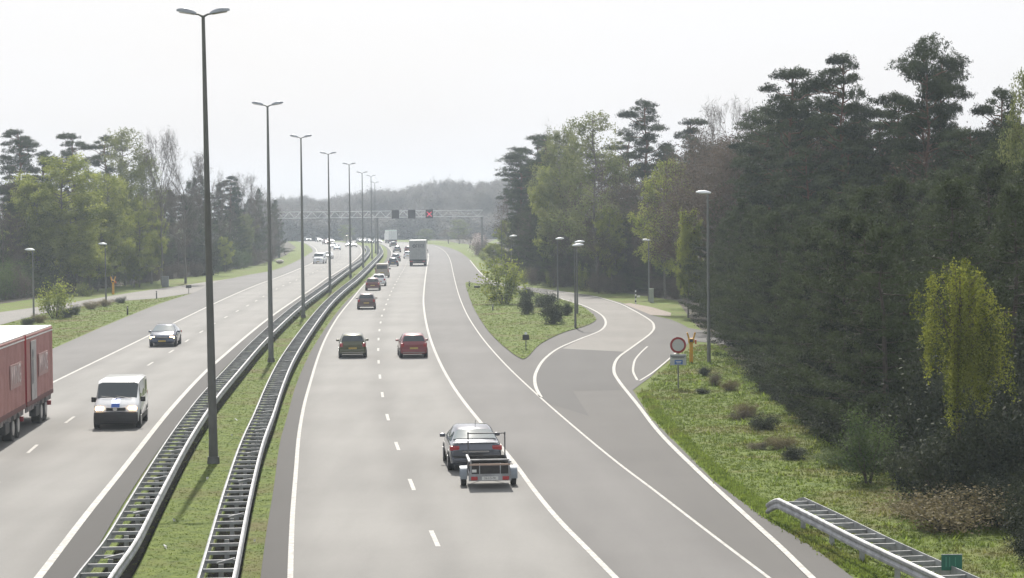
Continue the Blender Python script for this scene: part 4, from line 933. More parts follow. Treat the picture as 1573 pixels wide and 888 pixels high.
def pine_tall(seed, h=19.0, base=.45, multi=1, R=2.7, npad=40):
    rr = random.Random(seed); tb = MB(); c = []; tn = []
    for m_ in range(multi):
        bx = m_ * .9; tx = bx + rr.uniform(-.8, .8); ty = rr.uniform(-.5, .5)
        P = limb(tb, (bx, 0, -.1), (tx, ty, h * (.95 - .07 * m_)), .22, .06, 0, 9, rr, .012, 8)
        n = npad if multi == 1 else int(npad * .6)
        for k in range(n):
            t = (k + .5) / n; zt = base + (1 - base) * t; i = min(int(zt * 9), 8); s_ = P[i].lerp(P[i + 1], min(1, zt * 9 - i))
            prof = .55 + .65 * math.sin(PI * min(1, .12 + t * .62)) if t < .8 else 1.05 * (1 - (t - .8) / .2) ** .5 + .12
            an = rr.uniform(0, 2 * PI); rl = R * prof * rr.uniform(.18, .88); e = s_ + Vector((math.cos(an) * rl, math.sin(an) * rl, rr.uniform(.05, .35) * rl))
            e.z = min(e.z, h * .955); limb(tb, s_ - Vector((0, 0, .3)), e, .065, .02, .04, 4, rr, .06, 5)
            pr = rr.uniform(.5, 1.15) * R / 2.7; pz = pr * rr.uniform(.42, .78); bt = rr.gauss(0, .15)
            for _ in range(int(78 * pr * pr) + 12):
                a2 = rr.uniform(0, 2 * PI); r2 = math.sqrt(rr.random()); lump = 1 + .32 * math.sin(a2 * 3 + k) + rr.gauss(0, .1)
                zz = pz * math.sqrt(max(0, 1 - r2 * r2)) * rr.uniform(-.35, 1)
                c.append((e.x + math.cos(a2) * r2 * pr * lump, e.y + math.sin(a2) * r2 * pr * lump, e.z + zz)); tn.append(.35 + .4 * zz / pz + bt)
    r = np.random.default_rng(seed); per = 14
    V, Fc, t0 = leaves(c, per, (.11, .11, .075), .155, asp=3.0, droop=-.3, tone_sd=.0, r=r)
    tt = np.repeat(np.clip(np.repeat(tn, per) + r.normal(0, .10, len(c) * per), 0, 1), 4)
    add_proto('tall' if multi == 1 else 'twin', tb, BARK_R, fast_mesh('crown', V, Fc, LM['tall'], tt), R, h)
def branchy(tb, a, d, L_, r_, depth, rr, tips, up_=.12, spread=.55, k=4):
    b = a + d * L_; limb(tb, a, b, r_, r_ * .62, 0, 2 if depth > 2 else 1, rr, .03, k if depth > 2 else 3)
    if depth == 0: tips.append(b); return
    if depth <= 2: tips.append(b)
    for _ in range(rr.choice((2, 3, 3)) if depth > 1 else 3):
        q = Vector((rr.gauss(0, 1), rr.gauss(0, 1), rr.gauss(0, 1))).normalized(); nd = (d + q * spread + Vector((0, 0, up_))).normalized()
        branchy(tb, a.lerp(b, rr.uniform(.55, 1)), nd, L_ * rr.uniform(.62, .86), r_ * .6, depth - 1, rr, tips, up_, spread, k)
def bare(seed, h=17, kind='bare', leaf=None, per=0, size=.12, sp=.35, bark=None):
    rr = random.Random(seed); tb = MB(); tips = []; P = limb(tb, (0, 0, -.1), (rr.uniform(-.5, .5), rr.uniform(-.5, .5), h * .55), .2, .10, 0, 6, rr, .012, 7)
    for i in range(15):
        t = .35 + .65 * i / 14; idx = min(int(t * 6), 5); a_ = P[idx].lerp(P[idx + 1], t * 6 - idx); an = rr.uniform(0, 2 * PI); el = rr.uniform(.35, 1.0) * (.6 + .6 * t)
        d = Vector((math.cos(an) * math.cos(el), math.sin(an) * math.cos(el), math.sin(el))); branchy(tb, a_, d, h * rr.uniform(.12, .17), .055, 4, rr, tips)
    cr = None
    if leaf: cr = crown_mesh('crown', [tuple(q) for q in tips], per, (sp, sp, sp), size, LM[leaf], asp=1.6, tone_sd=.2, r=np.random.default_rng(seed))
    else:   # outermost fine twigs
        rg = np.random.default_rng(seed); T = np.array([tuple(q) for q in tips]); cr = crown_mesh('crown', T, 3, (.18, .18, .18), .7, TWIG, asp=26, droop=-.5, r=rg)
    hh = max(q.z for q in tips); add_proto(kind, tb, bark or BARK_G, cr, h * .25, hh)
def birch(seed, h=13.0, R=2.3, kind='birch', leaf='birch', per=10, size=.15, low=.12, wk=0.0):
    rr = random.Random(seed); tb = MB(); c = []; nst = 1 + (seed % 2)
    for s_i in range(nst):
        tx = rr.uniform(-.8, .8); P = limb(tb, (.3 * s_i, 0, -.1), (tx, rr.uniform(-.5, .5), h * .96), .13, .02, 0, 8, rr, .012, 7)
        z = h * (low + .1)
        while z < h * .97:
            t = z / h; prof = math.sin(PI * min(1, max(.02, (t - low) / (1 - low)) ** .75 * .93)) ** .6
            i = min(int(t * 8), 7); s_ = P[i].lerp(P[i + 1], t * 8 - i)
            for k in range(3):
                an = rr.uniform(0, 2 * PI); rl = R * prof * rr.uniform(.35, 1.15); e = s_ + Vector((math.cos(an) * rl, math.sin(an) * rl, rl * rr.uniform(.2, .7)))
                limb(tb, s_, e, .035, .008, -.05, 3, rr, .05, 4); nn = max(2, int(rl * 1.7))
                if rr.random() < .12: continue
                for j in range(nn):
                    q = s_.lerp(e, .4 + .6 * (j + 1) / nn); Lh = rr.uniform(.3, 1.3) * (1 + wk)          # hanging twigs
                    for m_ in range(int(3 + Lh * 3)): c.append((q.x + rr.gauss(0, .28), q.y + rr.gauss(0, .28), q.z + .15 - Lh * m_ / (3 + Lh * 3)))
            z += rr.uniform(.3, .6)
    me = crown_mesh('crown', c, per, (.15, .15, .15), size, LM[leaf], asp=1.6, droop=.3, tone_sd=.28, r=np.random.default_rng(seed)); add_proto(kind, tb, BARK_G, me, R, h)
def weeping(seed, h=7.3, R=1.45):
    rr = random.Random(seed); tb = MB(); c = []; tn = []; P = limb(tb, (0, 0, -.1), (.1, 0, h * .93), .09, .02, 0, 7, rr, .012, 7)
    X = [-1.45, -1.15, -.78, -.4, 0, .4, .78, 1.15, 1.5]; TOP = [5.9, 6.3, 6.9, 7.2, 7.0, 7.25, 6.7, 6.6, 5.7]; BOT = [5.0, 4.4, 3.6, 1.9, 2.0, 3.2, 1.9, 2.7, 3.0]
    for i in range(27 * 6):
        if i % 6 == 0:
            rad = math.sqrt((i // 6 + .5) / 27) * 1.5; an = i // 6 * 2.4 + rr.uniform(-.4, .4); cx_, cy_ = rad * math.cos(an), rad * math.sin(an) * .85; ct, cb = rr.gauss(0, .38), rr.gauss(0, .55)
        x, y = cx_ + rr.gauss(0, .10), cy_ + rr.gauss(0, .10)
        lump = .22 * math.sin(x * 4.3 + 1) * math.cos(y * 3.7); ex = x * (1 + .25 * (rad > .9))
        top = float(np.interp(ex, X, TOP)) - .55 * (y / 1.3) ** 2 + lump + ct - rr.random() * .35; bot = float(np.interp(ex, X, BOT)) + abs(cb) + rr.gauss(0, .2) + .4 * (y / 1.3) ** 2
        if rr.random() < .35: top -= rr.uniform(.3, 2.2)
        if top - bot < .3: continue
        if rr.random() < .3:
            s_ = P[rr.choice((4, 5, 6))]; limb(tb, s_, (x, y, top), .018, .006, -.10, 3, rr, .04, 4)
        dx, dy = rr.gauss(0, .14), rr.gauss(0, .14); nn = int((top - bot) * 7.5); bt = rr.gauss(.5, .22)
        for m_ in range(nn):
            f = m_ / max(1, nn); c.append((x + dx * f + rr.gauss(0, .035), y + dy * f + rr.gauss(0, .035), top + (bot - top) * f + .1 * math.sin(PI * min(1, f * 3)))); tn.append(bt + rr.gauss(0, .08))
    r = np.random.default_rng(seed); per = 8; V, Fc, t0 = leaves(c, per, (.055, .055, .06), .072, asp=1.6, droop=.5, r=r)
    tt = np.repeat(np.clip(np.repeat(tn, per) + r.normal(0, .12, len(c) * per), 0, 1), 4)
    add_proto('weep', tb, BARK, fast_mesh('crown', V, Fc, LM['weep'], tt), R, h)
def bush(seed, h, R, kind, leaf, n=60, per=40, size=.08, up_=1.0, sp=.22, stems=9):
    rr = random.Random(seed); tb = MB(); c = []
    for i in range(stems):
        an = rr.uniform(0, 2 * PI); rl = R * math.sqrt(rr.random()); top = Vector((math.cos(an) * rl, math.sin(an) * rl, h * rr.uniform(.55, 1) * (1 - .35 * (rl / R) ** 2)))
        P = limb(tb, (top.x * .15, top.y * .15, -.05), top, .03, .008, 0, 4, rr, .05, 4)
        for j in range(n // stems * 2):
            q = P[rr.choice((1, 2, 3, 3, 4, 4))]; c.append((q.x + rr.gauss(0, sp * R), q.y + rr.gauss(0, sp * R), max(.08, q.z + rr.gauss(0, sp * h * .6))))
    me = crown_mesh('foliage', c, per // 2, (.12 * R, .12 * R, .10 * h), size, LM[leaf], asp=1.8, tone_sd=.25, r=np.random.default_rng(seed)); add_proto(kind, tb, BARK, me, R, h)
for s in range(4): pine_bush(100 + s, 11.0, (3.0, 2.7, 3.3, 2.9)[s])
for s in range(4): pine_tall(200 + s, 19.0, (.50, .42, .38, .58)[s], 1, (2.7, 2.5, 3.0, 2.6)[s])
pine_tall(250, 19, .55, 2, 2.9)
for s in range(3): birch(300 + s, 13.0, 3.0, per=30, size=.145)
for s in range(3): birch(320 + s, 14.0, 2.9, 'birchpale', 'birchpale', per=20, size=.14)
for s in range(3): bare(400 + s, 15)
for s in range(3): bare(420 + s, 14, 'brown', 'brown', 7, .13, .40, BARK)
weeping(500)
for s in range(3): bush(600 + s, 1.6, 1.1, 'darkbush', 'dark', 90, 90, .08)
for s in range(2): bush(620 + s, 3.2, 1.5, 'greenbush', 'green', 90, 70, .09)
for s in range(2): bush(640 + s, 1.2, 1.0, 'drybush', 'dry', 90, 90, .06, stems=16)
for s in range(2): bush(660 + s, 2.6, 1.0, 'lightbush', 'birch', 60, 40, .14)
bush(680, 3.0, 1.6, 'blossombush', 'blossom', 50, 30, .22)
for s in range(2): bush(690 + s, 4.0, 2.2, 'brownbush', 'brown', 110, 90, .12)
NAMES = {'pine': 'evergreen_tree', 'tall': 'pine_tree', 'twin': 'pine_tree', 'birch': 'birch_tree', 'birchpale': 'birch_tree', 'bare': 'bare_tree', 'brown': 'budding_tree', 'weep': 'weeping_birch',
         'darkbush': 'shrub', 'greenbush': 'shrub', 'drybush': 'dry_shrub', 'lightbush': 'shrub', 'blossombush': 'blossom_shrub', 'brownbush': 'shrub'}
tr_ = random.Random(77)
def plant(kind, loc, h, w=None, label=None, group=None, var=None, lowz=0.0):
    L_ = PROTO[kind]; me_t, me_c, R, h0 = L_[tr_.randrange(len(L_)) if var is None else var % len(L_)]
    sz = h / h0; sx = sz * tr_.uniform(.9, 1.12) if w is None else w / (2 * R)
    nm = NAMES[kind]; root = empty(nm, (loc.x, loc.y, lowz), tr_.uniform(0, 2 * PI), label, 'shrub' if 'bush' in kind else 'tree', group); root.scale = (sx, sx, sz)
    link('trunk' if 'bush' not in kind else 'stems', me_t, root); link('crown' if 'bush' not in kind else 'foliage', me_c, root)
    return root
def pt(kind, u, d, vt, label, wpx=None, group=None, var=None):
    "tree whose crown tops out at (u, vt) when it stands d metres ahead"
    x = (u - CU) * d / F; hor = 329 - .0105 * (u - 590); h = H + (hor - vt) * d / F
    return plant(kind, Vector((x, d, 0)), h, None if wpx is None else wpx * d / F, label, group, var)
# --- right wood, the trees that can be singled out
pt('twin', 1415, 128, 48, 'tallest pine on the right skyline, leaning open crown on two bare trunks', 120, None, 0)
pt('tall', 1447, 131, 75, 'slender open pine close right of the tallest leaning pine', 70, None, 3)
pt('tall', 1290, 142, 72, 'umbrella pine with a flat top left of the tallest skyline pine', 105, None, 0)
pt('tall', 1212, 150, 94, 'broad flat topped pine at the left end of the high skyline group', 125, None, 2)
pt('tall', 1248, 155, 120, 'dark pine filling the gap between the two flat topped skyline pines', 90, None, 1)
pt('tall', 1330, 150, 150, 'lower pine between the umbrella pine and the tallest pine', 90, None, 2)
pt('tall', 1375, 140, 130, 'dark pine low on the left side of the tallest pine', 80, None, 1)
pt('tall', 1536, 120, 120, 'dark pine near the right edge, left of a pale birch', 80, None, 1)
pt('birchpale', 1578, 96, 100, 'pale green birch cut off by the right edge of the picture', 90)
pt('tall', 990, 250, 143, 'dark narrow pine standing above the pale birches left of the middle', 80, None, 1)
pt('tall', 1058, 238, 174, 'dark round pine right of the narrow pine', 72, None, 2)
pt('birchpale', 915, 244, 168, 'large pale green birch left of the dark narrow pine', 120, None, 0)
pt('birchpale', 868, 262, 190, 'pale birch with a thin top left of the large pale birch', 80, None, 1)
pt('tall', 845, 300, 200, 'dark pine behind the pale birches', 75, None, 2)
pt('tall', 805, 315, 219, 'leftmost dark pine of the right wood leaning over the road', 75, None, 1)
pt('tall', 828, 320, 208, 'second dark pine from the left end of the right wood', 60, None, 2)
pt('birch', 1022, 223, 243, 'yellow-green birch under the dark round pine', 92, None, 0)
pt('birch', 1058, 182, 315, 'small bright yellow-green birch at the corner of the dark evergreens', 42, None, 1)
pt('birch', 940, 240, 315, 'small grey-green birch at the bend below the narrow pine', 50, None, 2)
pt('birch', 850, 270, 250, 'lower yellow-green birch among the dark trees left of the bend', 60, None, 1)
pt('bare', 1115, 215, 150, 'bare twiggy tree on the skyline right of the dark round pine', 95, None, 0)
pt('bare', 1140, 222, 160, 'second bare tree beside the flat topped pines', 80, None, 1)
pt('bare', 880, 300, 185, 'bare twiggy tree behind the thin topped pale birch', 70, None, 2)
pt('birch', 775, 330, 335, 'bright green small birch at the far end of the right wood', 34, None, 2)
pt('birch', 762, 345, 372, 'light green bush-like birch beside the far verge', 34, None, 1)
wp = pt('weep', 1470, 66, 397, 'bright yellow-green weeping birch hanging before the dark evergreens', 150); wp.rotation_euler = (0, 0, 0)
pt('greenbush', 1333, 71, 642, 'tall green shrub at the wood edge above the sloping guardrail', 120, None, 0)
pt('greenbush', 1290, 76, 690, 'smaller green shrub left of the tall green shrub', 90, None, 1)
pt('drybush', 1465, 60, 755, 'dry straw-brown brush below the weeping birch', 190, None, 0)
pt('drybush', 1410, 63, 770, 'low dry straw-brown brush left of the brush below the weeping birch', 90, None, 1)
GB = 'small dark shrubs on the right verge'
for x_, y_, h_, k_ in [(15.2, 68, 3.2, 0), (16.8, 70, 4.0, 1), (13.6, 73, 2.6, 2), (15.0, 74, 3.4, 0), (17.2, 74.5, 4.4, 1), (14.6, 61, 1.6, 1), (13.3, 56, 1.0, 2), (15.5, 64, 2.6, 0), (13.9, 60.5, 1.5, 0), (12.9, 61.5, 1.3, 1), (12.9, 64.3, 2.3, 2), (13.9, 58, 1.6, 1), (12.9, 54, .9, 0), (12.2, 67, 1.7, 1), (14.6, 65, 2.6, 0)]:
    plant('darkbush', Vector((x_, y_, 0)), h_, h_ * 1.25, 'tall dark shrub in the shade around the weeping birch', 'tall dark shrubs around the weeping birch', k_)
SCRUB = [(1085,578,558,24),(1098,592,565,30),(1118,600,575,34),(1083,605,592,26),(1116,637,620,20),(1100,632,615,16),(1135,645,620,30),(1150,640,610,40),(1178,660,628,50),(1165,690,672,34),(1200,690,660,50),(1222,706,680,50)]
for i, (u, vb, vt, w) in enumerate(SCRUB[:4] + SCRUB[6:]):
    g = G(u, vb); kd = ('darkbush', 'brownbush', 'drybush')[i % 3]; nm = ('dark', 'brown', 'straw-coloured')[i % 3]; plant(kd, g, HT(u, vb, vt) * .7, w * g.y / F, 'low %s scrub at the foot of the evergreens on the right verge' % nm, nm + ' scrub on the right verge')
# --- right wood mass: evergreens down to the verge
EG = 'dense dark evergreens along the right verge'; EL = 'dense dark evergreen tree in the mass on the right'
def edge_x(y): return float(np.interp(y, [45, 62, 75, 90, 108, 130, 155, 180, 200], [14.8, 13.8, 12.9, 12.6, 13.2, 14.6, 15.3, 16.6, 19]))
def tooclose(x, y): return False
y = 47.0; k = 0
while y < 186:
    for row in range(5):
        x = edge_x(y) + row * 3.4 + tr_.uniform(-1.1, .9) + (1.2 if row == 0 else .6)
        yy = y + tr_.uniform(-1.4, 1.4)
        if row > 0 and yy < 52: continue
        u = CU + x * F / yy
        if u > 1700: continue
        if row == 0 and 64 < yy < 74: x += 3.2
        h = min(tr_.uniform(7.0, 8.6) + row * 1.15, 12.5) * (1.0 if yy > 60 else .9)
        h += .010 * (yy - 60)
        # keep the mass under the skyline read off the photograph
        vmax = float(np.interp(u, [1035, 1100, 1180, 1260, 1340, 1420, 1573, 1700], [330, 285, 250, 225, 205, 190, 175, 165])); hmax = H + (329 - .0105 * (u - 590) - vmax) * yy / F
        if u < 1000: continue
        if yy < 76 and (x - 2.4) / yy < .235: continue
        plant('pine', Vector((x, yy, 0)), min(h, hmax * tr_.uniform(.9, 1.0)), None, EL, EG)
        k += 1
    y += 3.6 + y * .006
print('evergreens', k)
HG = 'low dark undergrowth along the foot of the evergreens'
for i in range(60):
    y = 56 * (175 / 56) ** (i / 59); x = edge_x(y) + tr_.uniform(-.9, .5); hh = tr_.uniform(.7, 1.6)
    if y > 118 or (y < 74 and x / y > .19 and hh > 1.2): continue
    plant(tr_.choice(('darkbush', 'darkbush', 'greenbush')) if False else 'darkbush', Vector((x, y, 0)), hh, hh * tr_.uniform(1.3, 2.0), 'low dark bush at the foot of the dense evergreens', HG)
# --- trees behind: brown budding and dark pines
BG = 'budding brown trees in the right wood'; PG = 'dark pines inside the right wood'
for u, d, vt, kd in [(1085,225,215,'brown'),(1110,205,200,'brown'),(1150,195,190,'brown'),(1175,185,175,'brown'),(1065,232,240,'brown'),(1140,180,225,'brown'),(1200,175,200,'brown'),(1100,190,250,'brown'),(1350,150,195,'brown'),(1400,150,190,'brown'),
                     (1480,125,195,'brown'),(1305,160,170,'brown'),(1500,130,190,'bare'),(1430,145,200,'bare'),(930,280,240,'brown'),(890,285,260,'brown'),(960,255,235,'brown'),(1000,235,270,'brown'),(1030,240,290,'brown'),(900,255,300,'brown'),(860,290,280,'brown'),(800,330,290,'brown'),(820,300,320,'brown'),(970,246,330,'brown'),(1010,240,345,'brown'),(920,240,350,'brown'),(870,262,345,'brown'),(835,285,340,'brown')]:
    pt(kd, u, d, vt, 'leafless brown budding tree inside the right wood' if kd == 'brown' else 'bare tree deep inside the right wood', None, BG if kd == 'brown' else 'bare trees deep in the right wood')
for u, d, vt in [(1190,165,150),(1225,160,160),(1270,150,150),(1165,170,190),(1310,145,185),(1355,142,175),(1390,140,185),(1450,135,190),(1130,185,240),(1500,120,185),(1560,115,170),(1240,140,215),(1300,135,215),(960,262,200),(1020,255,215),(930,290,230),(880,300,215),(835,310,240),(800,322,260),(1080,235,225),(815,340,250),(850,330,235)]:
    pt('tall', u, d, vt, 'dark pine inside the right wood', None, PG, tr_.choice((1, 2)))
UG = 'dark evergreens behind the slip road bend'
for i in range(44):
    u = 795 + i * 5.9 + tr_.uniform(-4, 4); d = float(np.interp(u, [780, 850, 900, 960, 1050], [298, 264, 252, 240, 226])) + tr_.choice((4, 10, 18))
    pt('pine', u, d, tr_.uniform(295, 345), 'dark evergreen of middle height behind the slip road bend', tr_.uniform(40, 62), UG)
for u, vb, vt, w, kd in [(805,436,412,22,'lightbush'),(846,441,415,16,'lightbush'),(893,446,405,22,'lightbush'),(745,401,384,24,'lightbush'),(752,412,395,20,'lightbush'),(770,424,404,26,'lightbush'),(790,430,396,30,'brownbush'),(825,438,408,34,'brownbush'),(865,441,402,40,'brownbush'),(915,449,415,30,'brownbush'),(740,394,365,26,'brownbush'),(1012,457,428,40,'brownbush'),(1038,460,425,36,'brownbush'),(940,451,420,40,'brownbush')]:
    g = G(u, vb); plant(kd, g, HT(u, vb, vt), w * g.y / F, 'light green bush at the foot of the right wood' if kd == 'lightbush' else 'brown leafless bush at the foot of the right wood', kd == 'lightbush' and 'light green bushes at the foot of the right wood' or 'brown bushes at the foot of the right wood')
g = G(735, 391); plant('blossombush', g, HT(735, 391, 357), 24 * g.y / F, 'pale pinkish blossoming bush before the far wood beside the gantry post')
# --- island planting
g = G(776, 468); plant('lightbush', g, HT(776, 468, 390), 62 * g.y / F, 'small multi-stemmed spring tree on the slip road island', None, 0)
for u, vb, vt, w, l in [(809,484,455,30,'dark upright shrub in the middle of the slip road island'),(850,499,465,42,'largest dark rounded shrub nearest on the slip road island'),(832,473,449,40,'dark shrub behind the largest island shrub'),(806,461,443,30,'dark twiggy shrub at the back of the island'),(760,466,452,18,'small dark shrub at the foot of the island tree'),(868,486,466,24,'dark shrub right behind the largest island shrub')]:
    g = G(u, vb); plant('darkbush', g, HT(u, vb, vt), w * g.y / F, l)
# --- left wood
pt('tall', 42, 292, 192, 'dark pine with layered top at the far left of the left wood', 75, None, 0)
pt('tall', 70, 296, 225, 'second dark pine right of the layered left pine', 60, None, 1)
pt('tall', 117, 300, 198, 'dark round topped pine rising behind the yellow-green birch on the left', 62, None, 2)
pt('tall', 158, 306, 200, 'dark pine directly left of the tall pale birch', 55, None, 1)
pt('birch', 95, 258, 236, 'broad yellow-green birch in the left wood', 140, None, 0)
pt('birch', 138, 268, 290, 'lower bright birch right of the broad yellow-green birch', 80, None, 1)
pt('birch', 150, 264, 345, 'low bright green birch behind the tall slim lamp on the left', 70, None, 2)
pt('birchpale', 192, 284, 194, 'tall pale green birch in the middle of the left wood', 105, None, 0)
pt('birch', 202, 284, 280, 'bright green birch under the tall pale birch', 75, None, 2)
pt('birchpale', 228, 300, 235, 'thin pale birch beside the bare trees on the left', 50, None, 1)
pt('bare', 248, 285, 198, 'bare tree with fine twigs left of the tall near lamp post', 62, None, 0)
pt('bare', 285, 290, 196, 'tallest bare tree seen left of the near lamp post', 75, None, 1)
pt('bare', 328, 330, 238, 'bare tree right of the near lamp post above the dark wood', 50, None, 2)
pt('bare', 378, 400, 265, 'small bare tree near the right end of the left wood', 50, None, 0)
pt('bare', 405, 430, 282, 'last bare tree at the right end of the left wood', 40, None, 1)
pt('birch', 346, 345, 363, 'small light green tree at the foot of the left wood beyond the near lamp', 26, None, 0)
pt('birchpale', 375, 380, 325, 'pale green small tree near the right end of the left wood', 36, None, 1)
pt('birch', 205, 276, 378, 'low yellow-green tree behind the dark slim lamp', 40, None, 1)
for u, d, vt, w, l in [(60, 256, 268, 90, 'yellow-green birch left of the broad yellow-green birch'), (118, 256, 318, 90, 'low yellow-green birch under the broad one in the left wood'), (172, 268, 262, 78, 'yellow-green birch between the broad birch and the tall pale birch'), (214, 276, 322, 66, 'low bright birch right of the dark slim lamp on the left'), (232, 290, 300, 50, 'narrow yellow-green birch at the right end of the left birches')]:
    pt('birch', u, d, vt, l, w)
g = G(84, 489); plant('lightbush', g, HT(84, 489, 428), 46 * g.y / F, 'young light green conical tree beside the left side road', None, 1)
g = G(128, 455); plant('lightbush', g, HT(128, 455, 433), 24 * g.y / F, 'light green bush at the foot of the left wood')
DG = 'dark trees filling the left wood'
for i in range(70):
    u = -90 + i * 7.6 + tr_.uniform(-5, 5); v0 = float(np.interp(u, [-100, 0, 100, 200, 300, 400, 445], [470, 458, 446, 434, 423, 405, 390])); d0 = 29900 / (v0 - (329 - .0105 * (u - 590)))
    back = (i % 3) * 9 + (16 if 40 < u < 235 else 2); vt = float(np.interp(u, [-100, 0, 60, 120, 230, 300, 360, 400, 430, 450], [285, 272, 275, 285, 292, 272, 270, 290, 318, 338])) + tr_.uniform(-4, 22) + (0 if i % 3 else 36)
    pt('pine' if tr_.random() < .62 or 40 < u < 235 else ('tall' if tr_.random() < .4 else 'brown'), u, d0 + back + 2, vt, None, tr_.uniform(44, 66) * 220 / d0 + 6, None)['group'] = DG
for o in list(COL.objects):
    if o.get('group') == DG:
        k = o.name.split('.')[0]; o['label'] = {'evergreen_tree': 'dark evergreen tree in the mass of the left wood', 'pine_tree': 'dark pine within the mass of the left wood', 'budding_tree': 'brown budding tree within the left wood'}[k]
        o['group'] = {'evergreen_tree': 'dark evergreens of the left wood', 'pine_tree': 'dark pines of the left wood', 'budding_tree': 'brown trees of the left wood'}[k]
for i in range(26):
    u = -10 + i * 17 + tr_.uniform(-6, 6); v0 = float(np.interp(u, [-100, 0, 100, 200, 300, 400, 445], [472, 462, 449, 436, 425, 407, 393])); g = G(u, v0); hh = tr_.uniform(2, 4.2)
    kd = tr_.choice(('brownbush', 'brownbush', 'darkbush', 'greenbush')); plant(kd, g, hh, hh * 1.1, {'brownbush': 'brown leafless bush at the foot of the left wood', 'darkbush': 'dark bush at the foot of the left wood', 'greenbush': 'green bush at the foot of the left wood'}[kd], {'brownbush': 'brown', 'darkbush': 'dark', 'greenbush': 'green'}[kd] + ' bushes at the foot of the left wood')
for u, vb, vt, w in [(100,488,474,24),(116,484,470,20),(140,475,463,28),(160,471,460,26),(186,466,457,20),(60,496,482,26),(40,500,488,24)]:
    g = G(u, vb); plant('drybush' if w > 25 else 'darkbush', g, HT(u, vb, vt), w * g.y / F, 'low dry brush beside the left side road' if w > 25 else 'low dark bush beside the left side road', 'dry brush beside the left side road' if w > 25 else 'low dark bushes beside the left side road')
# --- the far wood behind the bend: one hazy mass, plus a few trees standing before it
def merged(kinds, spots, name, label):
    Vt = []; Ft = []; Tn = []; n0 = 0; cach = {}
    for (kd, x, y, h, w) in spots:
        L_ = PROTO[kd]; me_t, me_c, R, h0 = L_[tr_.randrange(len(L_))]
        for me, tr3 in ((me_c, False), (me_t, True)):
            if (me.name) not in cach:
                V = np.zeros(len(me.vertices) * 3, np.float32); me.vertices.foreach_get('co', V); V = V.reshape(-1, 3)
                Fq = [tuple(p_.vertices) if len(p_.vertices) == 4 else None for p_ in me.polygons]; Fq = np.array([f for f in Fq if f], np.int32); cach[me.name] = (V, Fq)
            V, Fq = cach[me.name]
            if not tr3 and len(Fq) > 5000:
                sel = np.arange(0, len(Fq), max(1, len(Fq) // 5000)); F2 = Fq[sel]; c = V[F2].mean(1, keepdims=True); V2 = (c + (V[F2] - c) * 1.9).reshape(-1, 3); F2 = np.arange(len(V2)).reshape(-1, 4)
            else: V2, F2 = V, Fq
            an = tr_.uniform(0, 2 * PI); s, z = w / (2 * R), h / h0; ca, sa = math.cos(an) * s, math.sin(an) * s
            W = np.stack([V2[:, 0] * ca - V2[:, 1] * sa + x, V2[:, 0] * sa + V2[:, 1] * ca + y, V2[:, 2] * z], 1); Vt.append(W); Ft.append(F2 + n0); n0 += len(W)
    return np.concatenate(Vt), np.concatenate(Ft)
spots = []
for i in range(95):
    u = 405 + 385 * i / 95; d = 775 - .12 * abs(u - 600) + tr_.uniform(-6, 30); spots.append(('brownbush', (u - CU) * d / F, d, tr_.uniform(6, 10), tr_.uniform(11, 16)))
def far_top(u): return float(np.interp(u, [300, 420, 470, 520, 570, 600, 640, 690, 740, 800, 860], [300, 304, 301, 302, 291, 285, 284, 277, 277, 270, 280]))
for row, (dd, n) in enumerate(((800, 64), (835, 60), (870, 52))):
    for i in range(n):
        u = 400 + 400 * i / n + tr_.uniform(-3, 3); d = dd + tr_.uniform(-12, 12) - .12 * abs(u - 600)
        vt = far_top(u) + tr_.uniform(-3, 9) + (2 - row) * 5; h = H + (329 - .0105 * (u - 590) - vt) * d / F
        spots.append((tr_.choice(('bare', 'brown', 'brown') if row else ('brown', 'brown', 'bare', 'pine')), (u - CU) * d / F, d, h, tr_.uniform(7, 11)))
V, Fq = merged(None, spots, '', ''); o = link('far_woodland', fast_mesh('far_woodland', V, Fq, leaf_mat('hazy_wood', (.13, .125, .125), (.25, .235, .22), .3, .12), np.repeat(rng.uniform(0, 1, len(V) // 4 + 1), 4)[:len(V)]))  # part of the haze is painted into these pale leaf colours
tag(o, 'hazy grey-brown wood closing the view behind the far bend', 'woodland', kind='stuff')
pt('birchpale', 706, 640, 336, 'light green tree before the hazy far wood right of the red signal', 34, None, 0)
pt('birchpale', 656, 660, 351, 'smaller pale green tree before the hazy far wood under the signals', 26, None, 1)
pt('birchpale', 533, 690, 344, 'pale greenish tree before the hazy far wood between the lamp poles', 26, None, 2)
pt('brown', 690, 650, 352, 'brown low tree beside the light green tree before the far wood', 30)
pt('brown', 722, 560, 356, 'brown low tree beside the blossoming bush before the far wood', 34)
# ------------------------------------------------------------------ light, air
SE, SR = 46.0, 4.0            # sun elevation, and degrees to the left of straight ahead
wd = bpy.data.worlds.new('World'); S.world = wd; wd.use_nodes = True; N = wd.node_tree.nodes; L = wd.node_tree.links; bg = N['Background']
sky = N.new('ShaderNodeTexSky'); sky.sky_type = 'NISHITA'; sky.sun_disc = False; sky.sun_elevation = math.radians(SE); sky.sun_rotation = math.radians(-SR)
sky.dust_density = 5.0; sky.air_density = 1.0; sky.ozone_density = 1.0
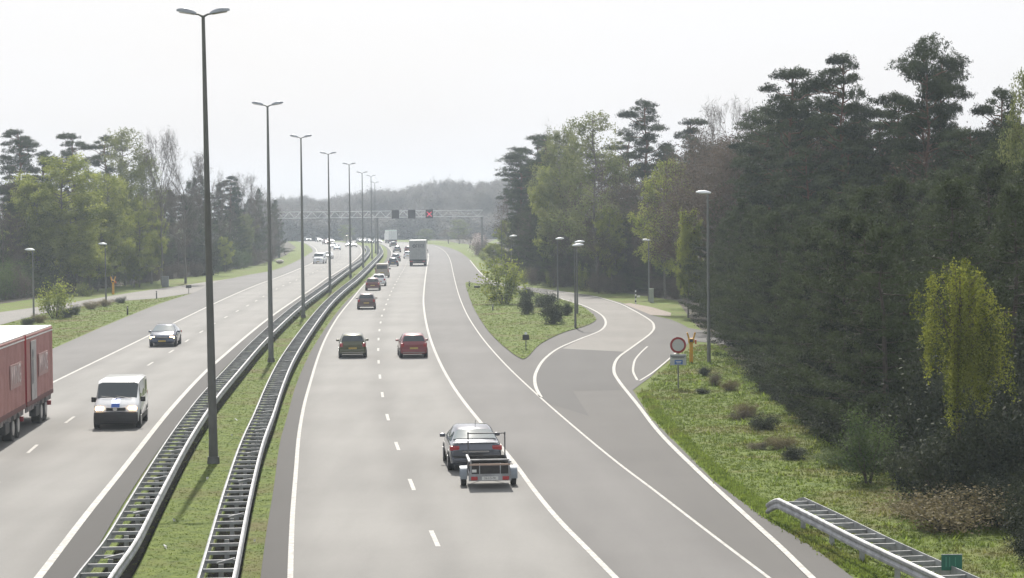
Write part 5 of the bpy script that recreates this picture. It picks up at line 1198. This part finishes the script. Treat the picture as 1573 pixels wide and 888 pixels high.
# thin high cloud veil over the blue
tc = N.new('ShaderNodeTexCoord'); nz = N.new('ShaderNodeTexNoise'); nz.inputs['Scale'].default_value = 1.6; nz.inputs['Detail'].default_value = 5
mp = N.new('ShaderNodeMapping'); mp.inputs['Scale'].default_value = (1, 1, 3); L.new(tc.outputs['Generated'], mp.inputs[0]); L.new(mp.outputs[0], nz.inputs['Vector'])
rp = N.new('ShaderNodeValToRGB'); rp.color_ramp.elements[0].position = .3; rp.color_ramp.elements[1].position = .7; rp.color_ramp.elements[0].color = (.62, .62, .62, 1); rp.color_ramp.elements[1].color = (.9, .9, .9, 1)
L.new(nz.outputs['Fac'], rp.inputs[0]); mx = N.new('ShaderNodeMix'); mx.data_type = 'RGBA'; L.new(rp.outputs[0], mx.inputs[0]); L.new(sky.outputs[0], mx.inputs[6]); mx.inputs[7].default_value = (9.9, 10.1, 10.6, 1)
L.new(mx.outputs[2], bg.inputs['Color']); bg.inputs['Strength'].default_value = .079
sl = bpy.data.lights.new('sun', 'SUN'); sl.energy = 4.9; sl.angle = math.radians(.6); sl.color = (1, .95, .87)
so = bpy.data.objects.new('sun', sl); COL.objects.link(so)
dv = Vector((-math.sin(math.radians(SR)) * math.cos(math.radians(SE)), math.cos(math.radians(SR)) * math.cos(math.radians(SE)), math.sin(math.radians(SE))))
so.rotation_euler = dv.to_track_quat('Z', 'Y').to_euler()
HAZE = True
if HAZE:
    M = bpy.data.materials.new('haze'); M.use_nodes = True; nt = M.node_tree; nt.nodes.clear()
    ou = nt.nodes.new('ShaderNodeOutputMaterial'); pv = nt.nodes.new('ShaderNodeVolumePrincipled'); nt.links.new(pv.outputs[0], ou.inputs['Volume'])
    pv.inputs['Color'].default_value = (.78, .88, 1.0, 1); pv.inputs['Density'].default_value = .00033; pv.inputs['Anisotropy'].default_value = .35
    o = MB().box((0, 480, 12.5), (900, 1040, 27)).build('haze', M); tag(o, 'thin pale spring haze over the whole road', 'haze', kind='stuff')
S.view_settings.view_transform = 'Standard'; S.view_settings.look = 'None'; S.view_settings.gamma = 1; S.view_settings.exposure = .36
S.render.engine = 'CYCLES'; cy = S.cycles; cy.use_denoising = True; cy.max_bounces = 6; cy.diffuse_bounces = 3; cy.glossy_bounces = 2; cy.transmission_bounces = 3; cy.volume_bounces = 1; cy.transparent_max_bounces = 4
cy.caustics_reflective = False; cy.caustics_refractive = False; cy.sample_clamp_indirect = 6; cy.volume_step_rate = 10
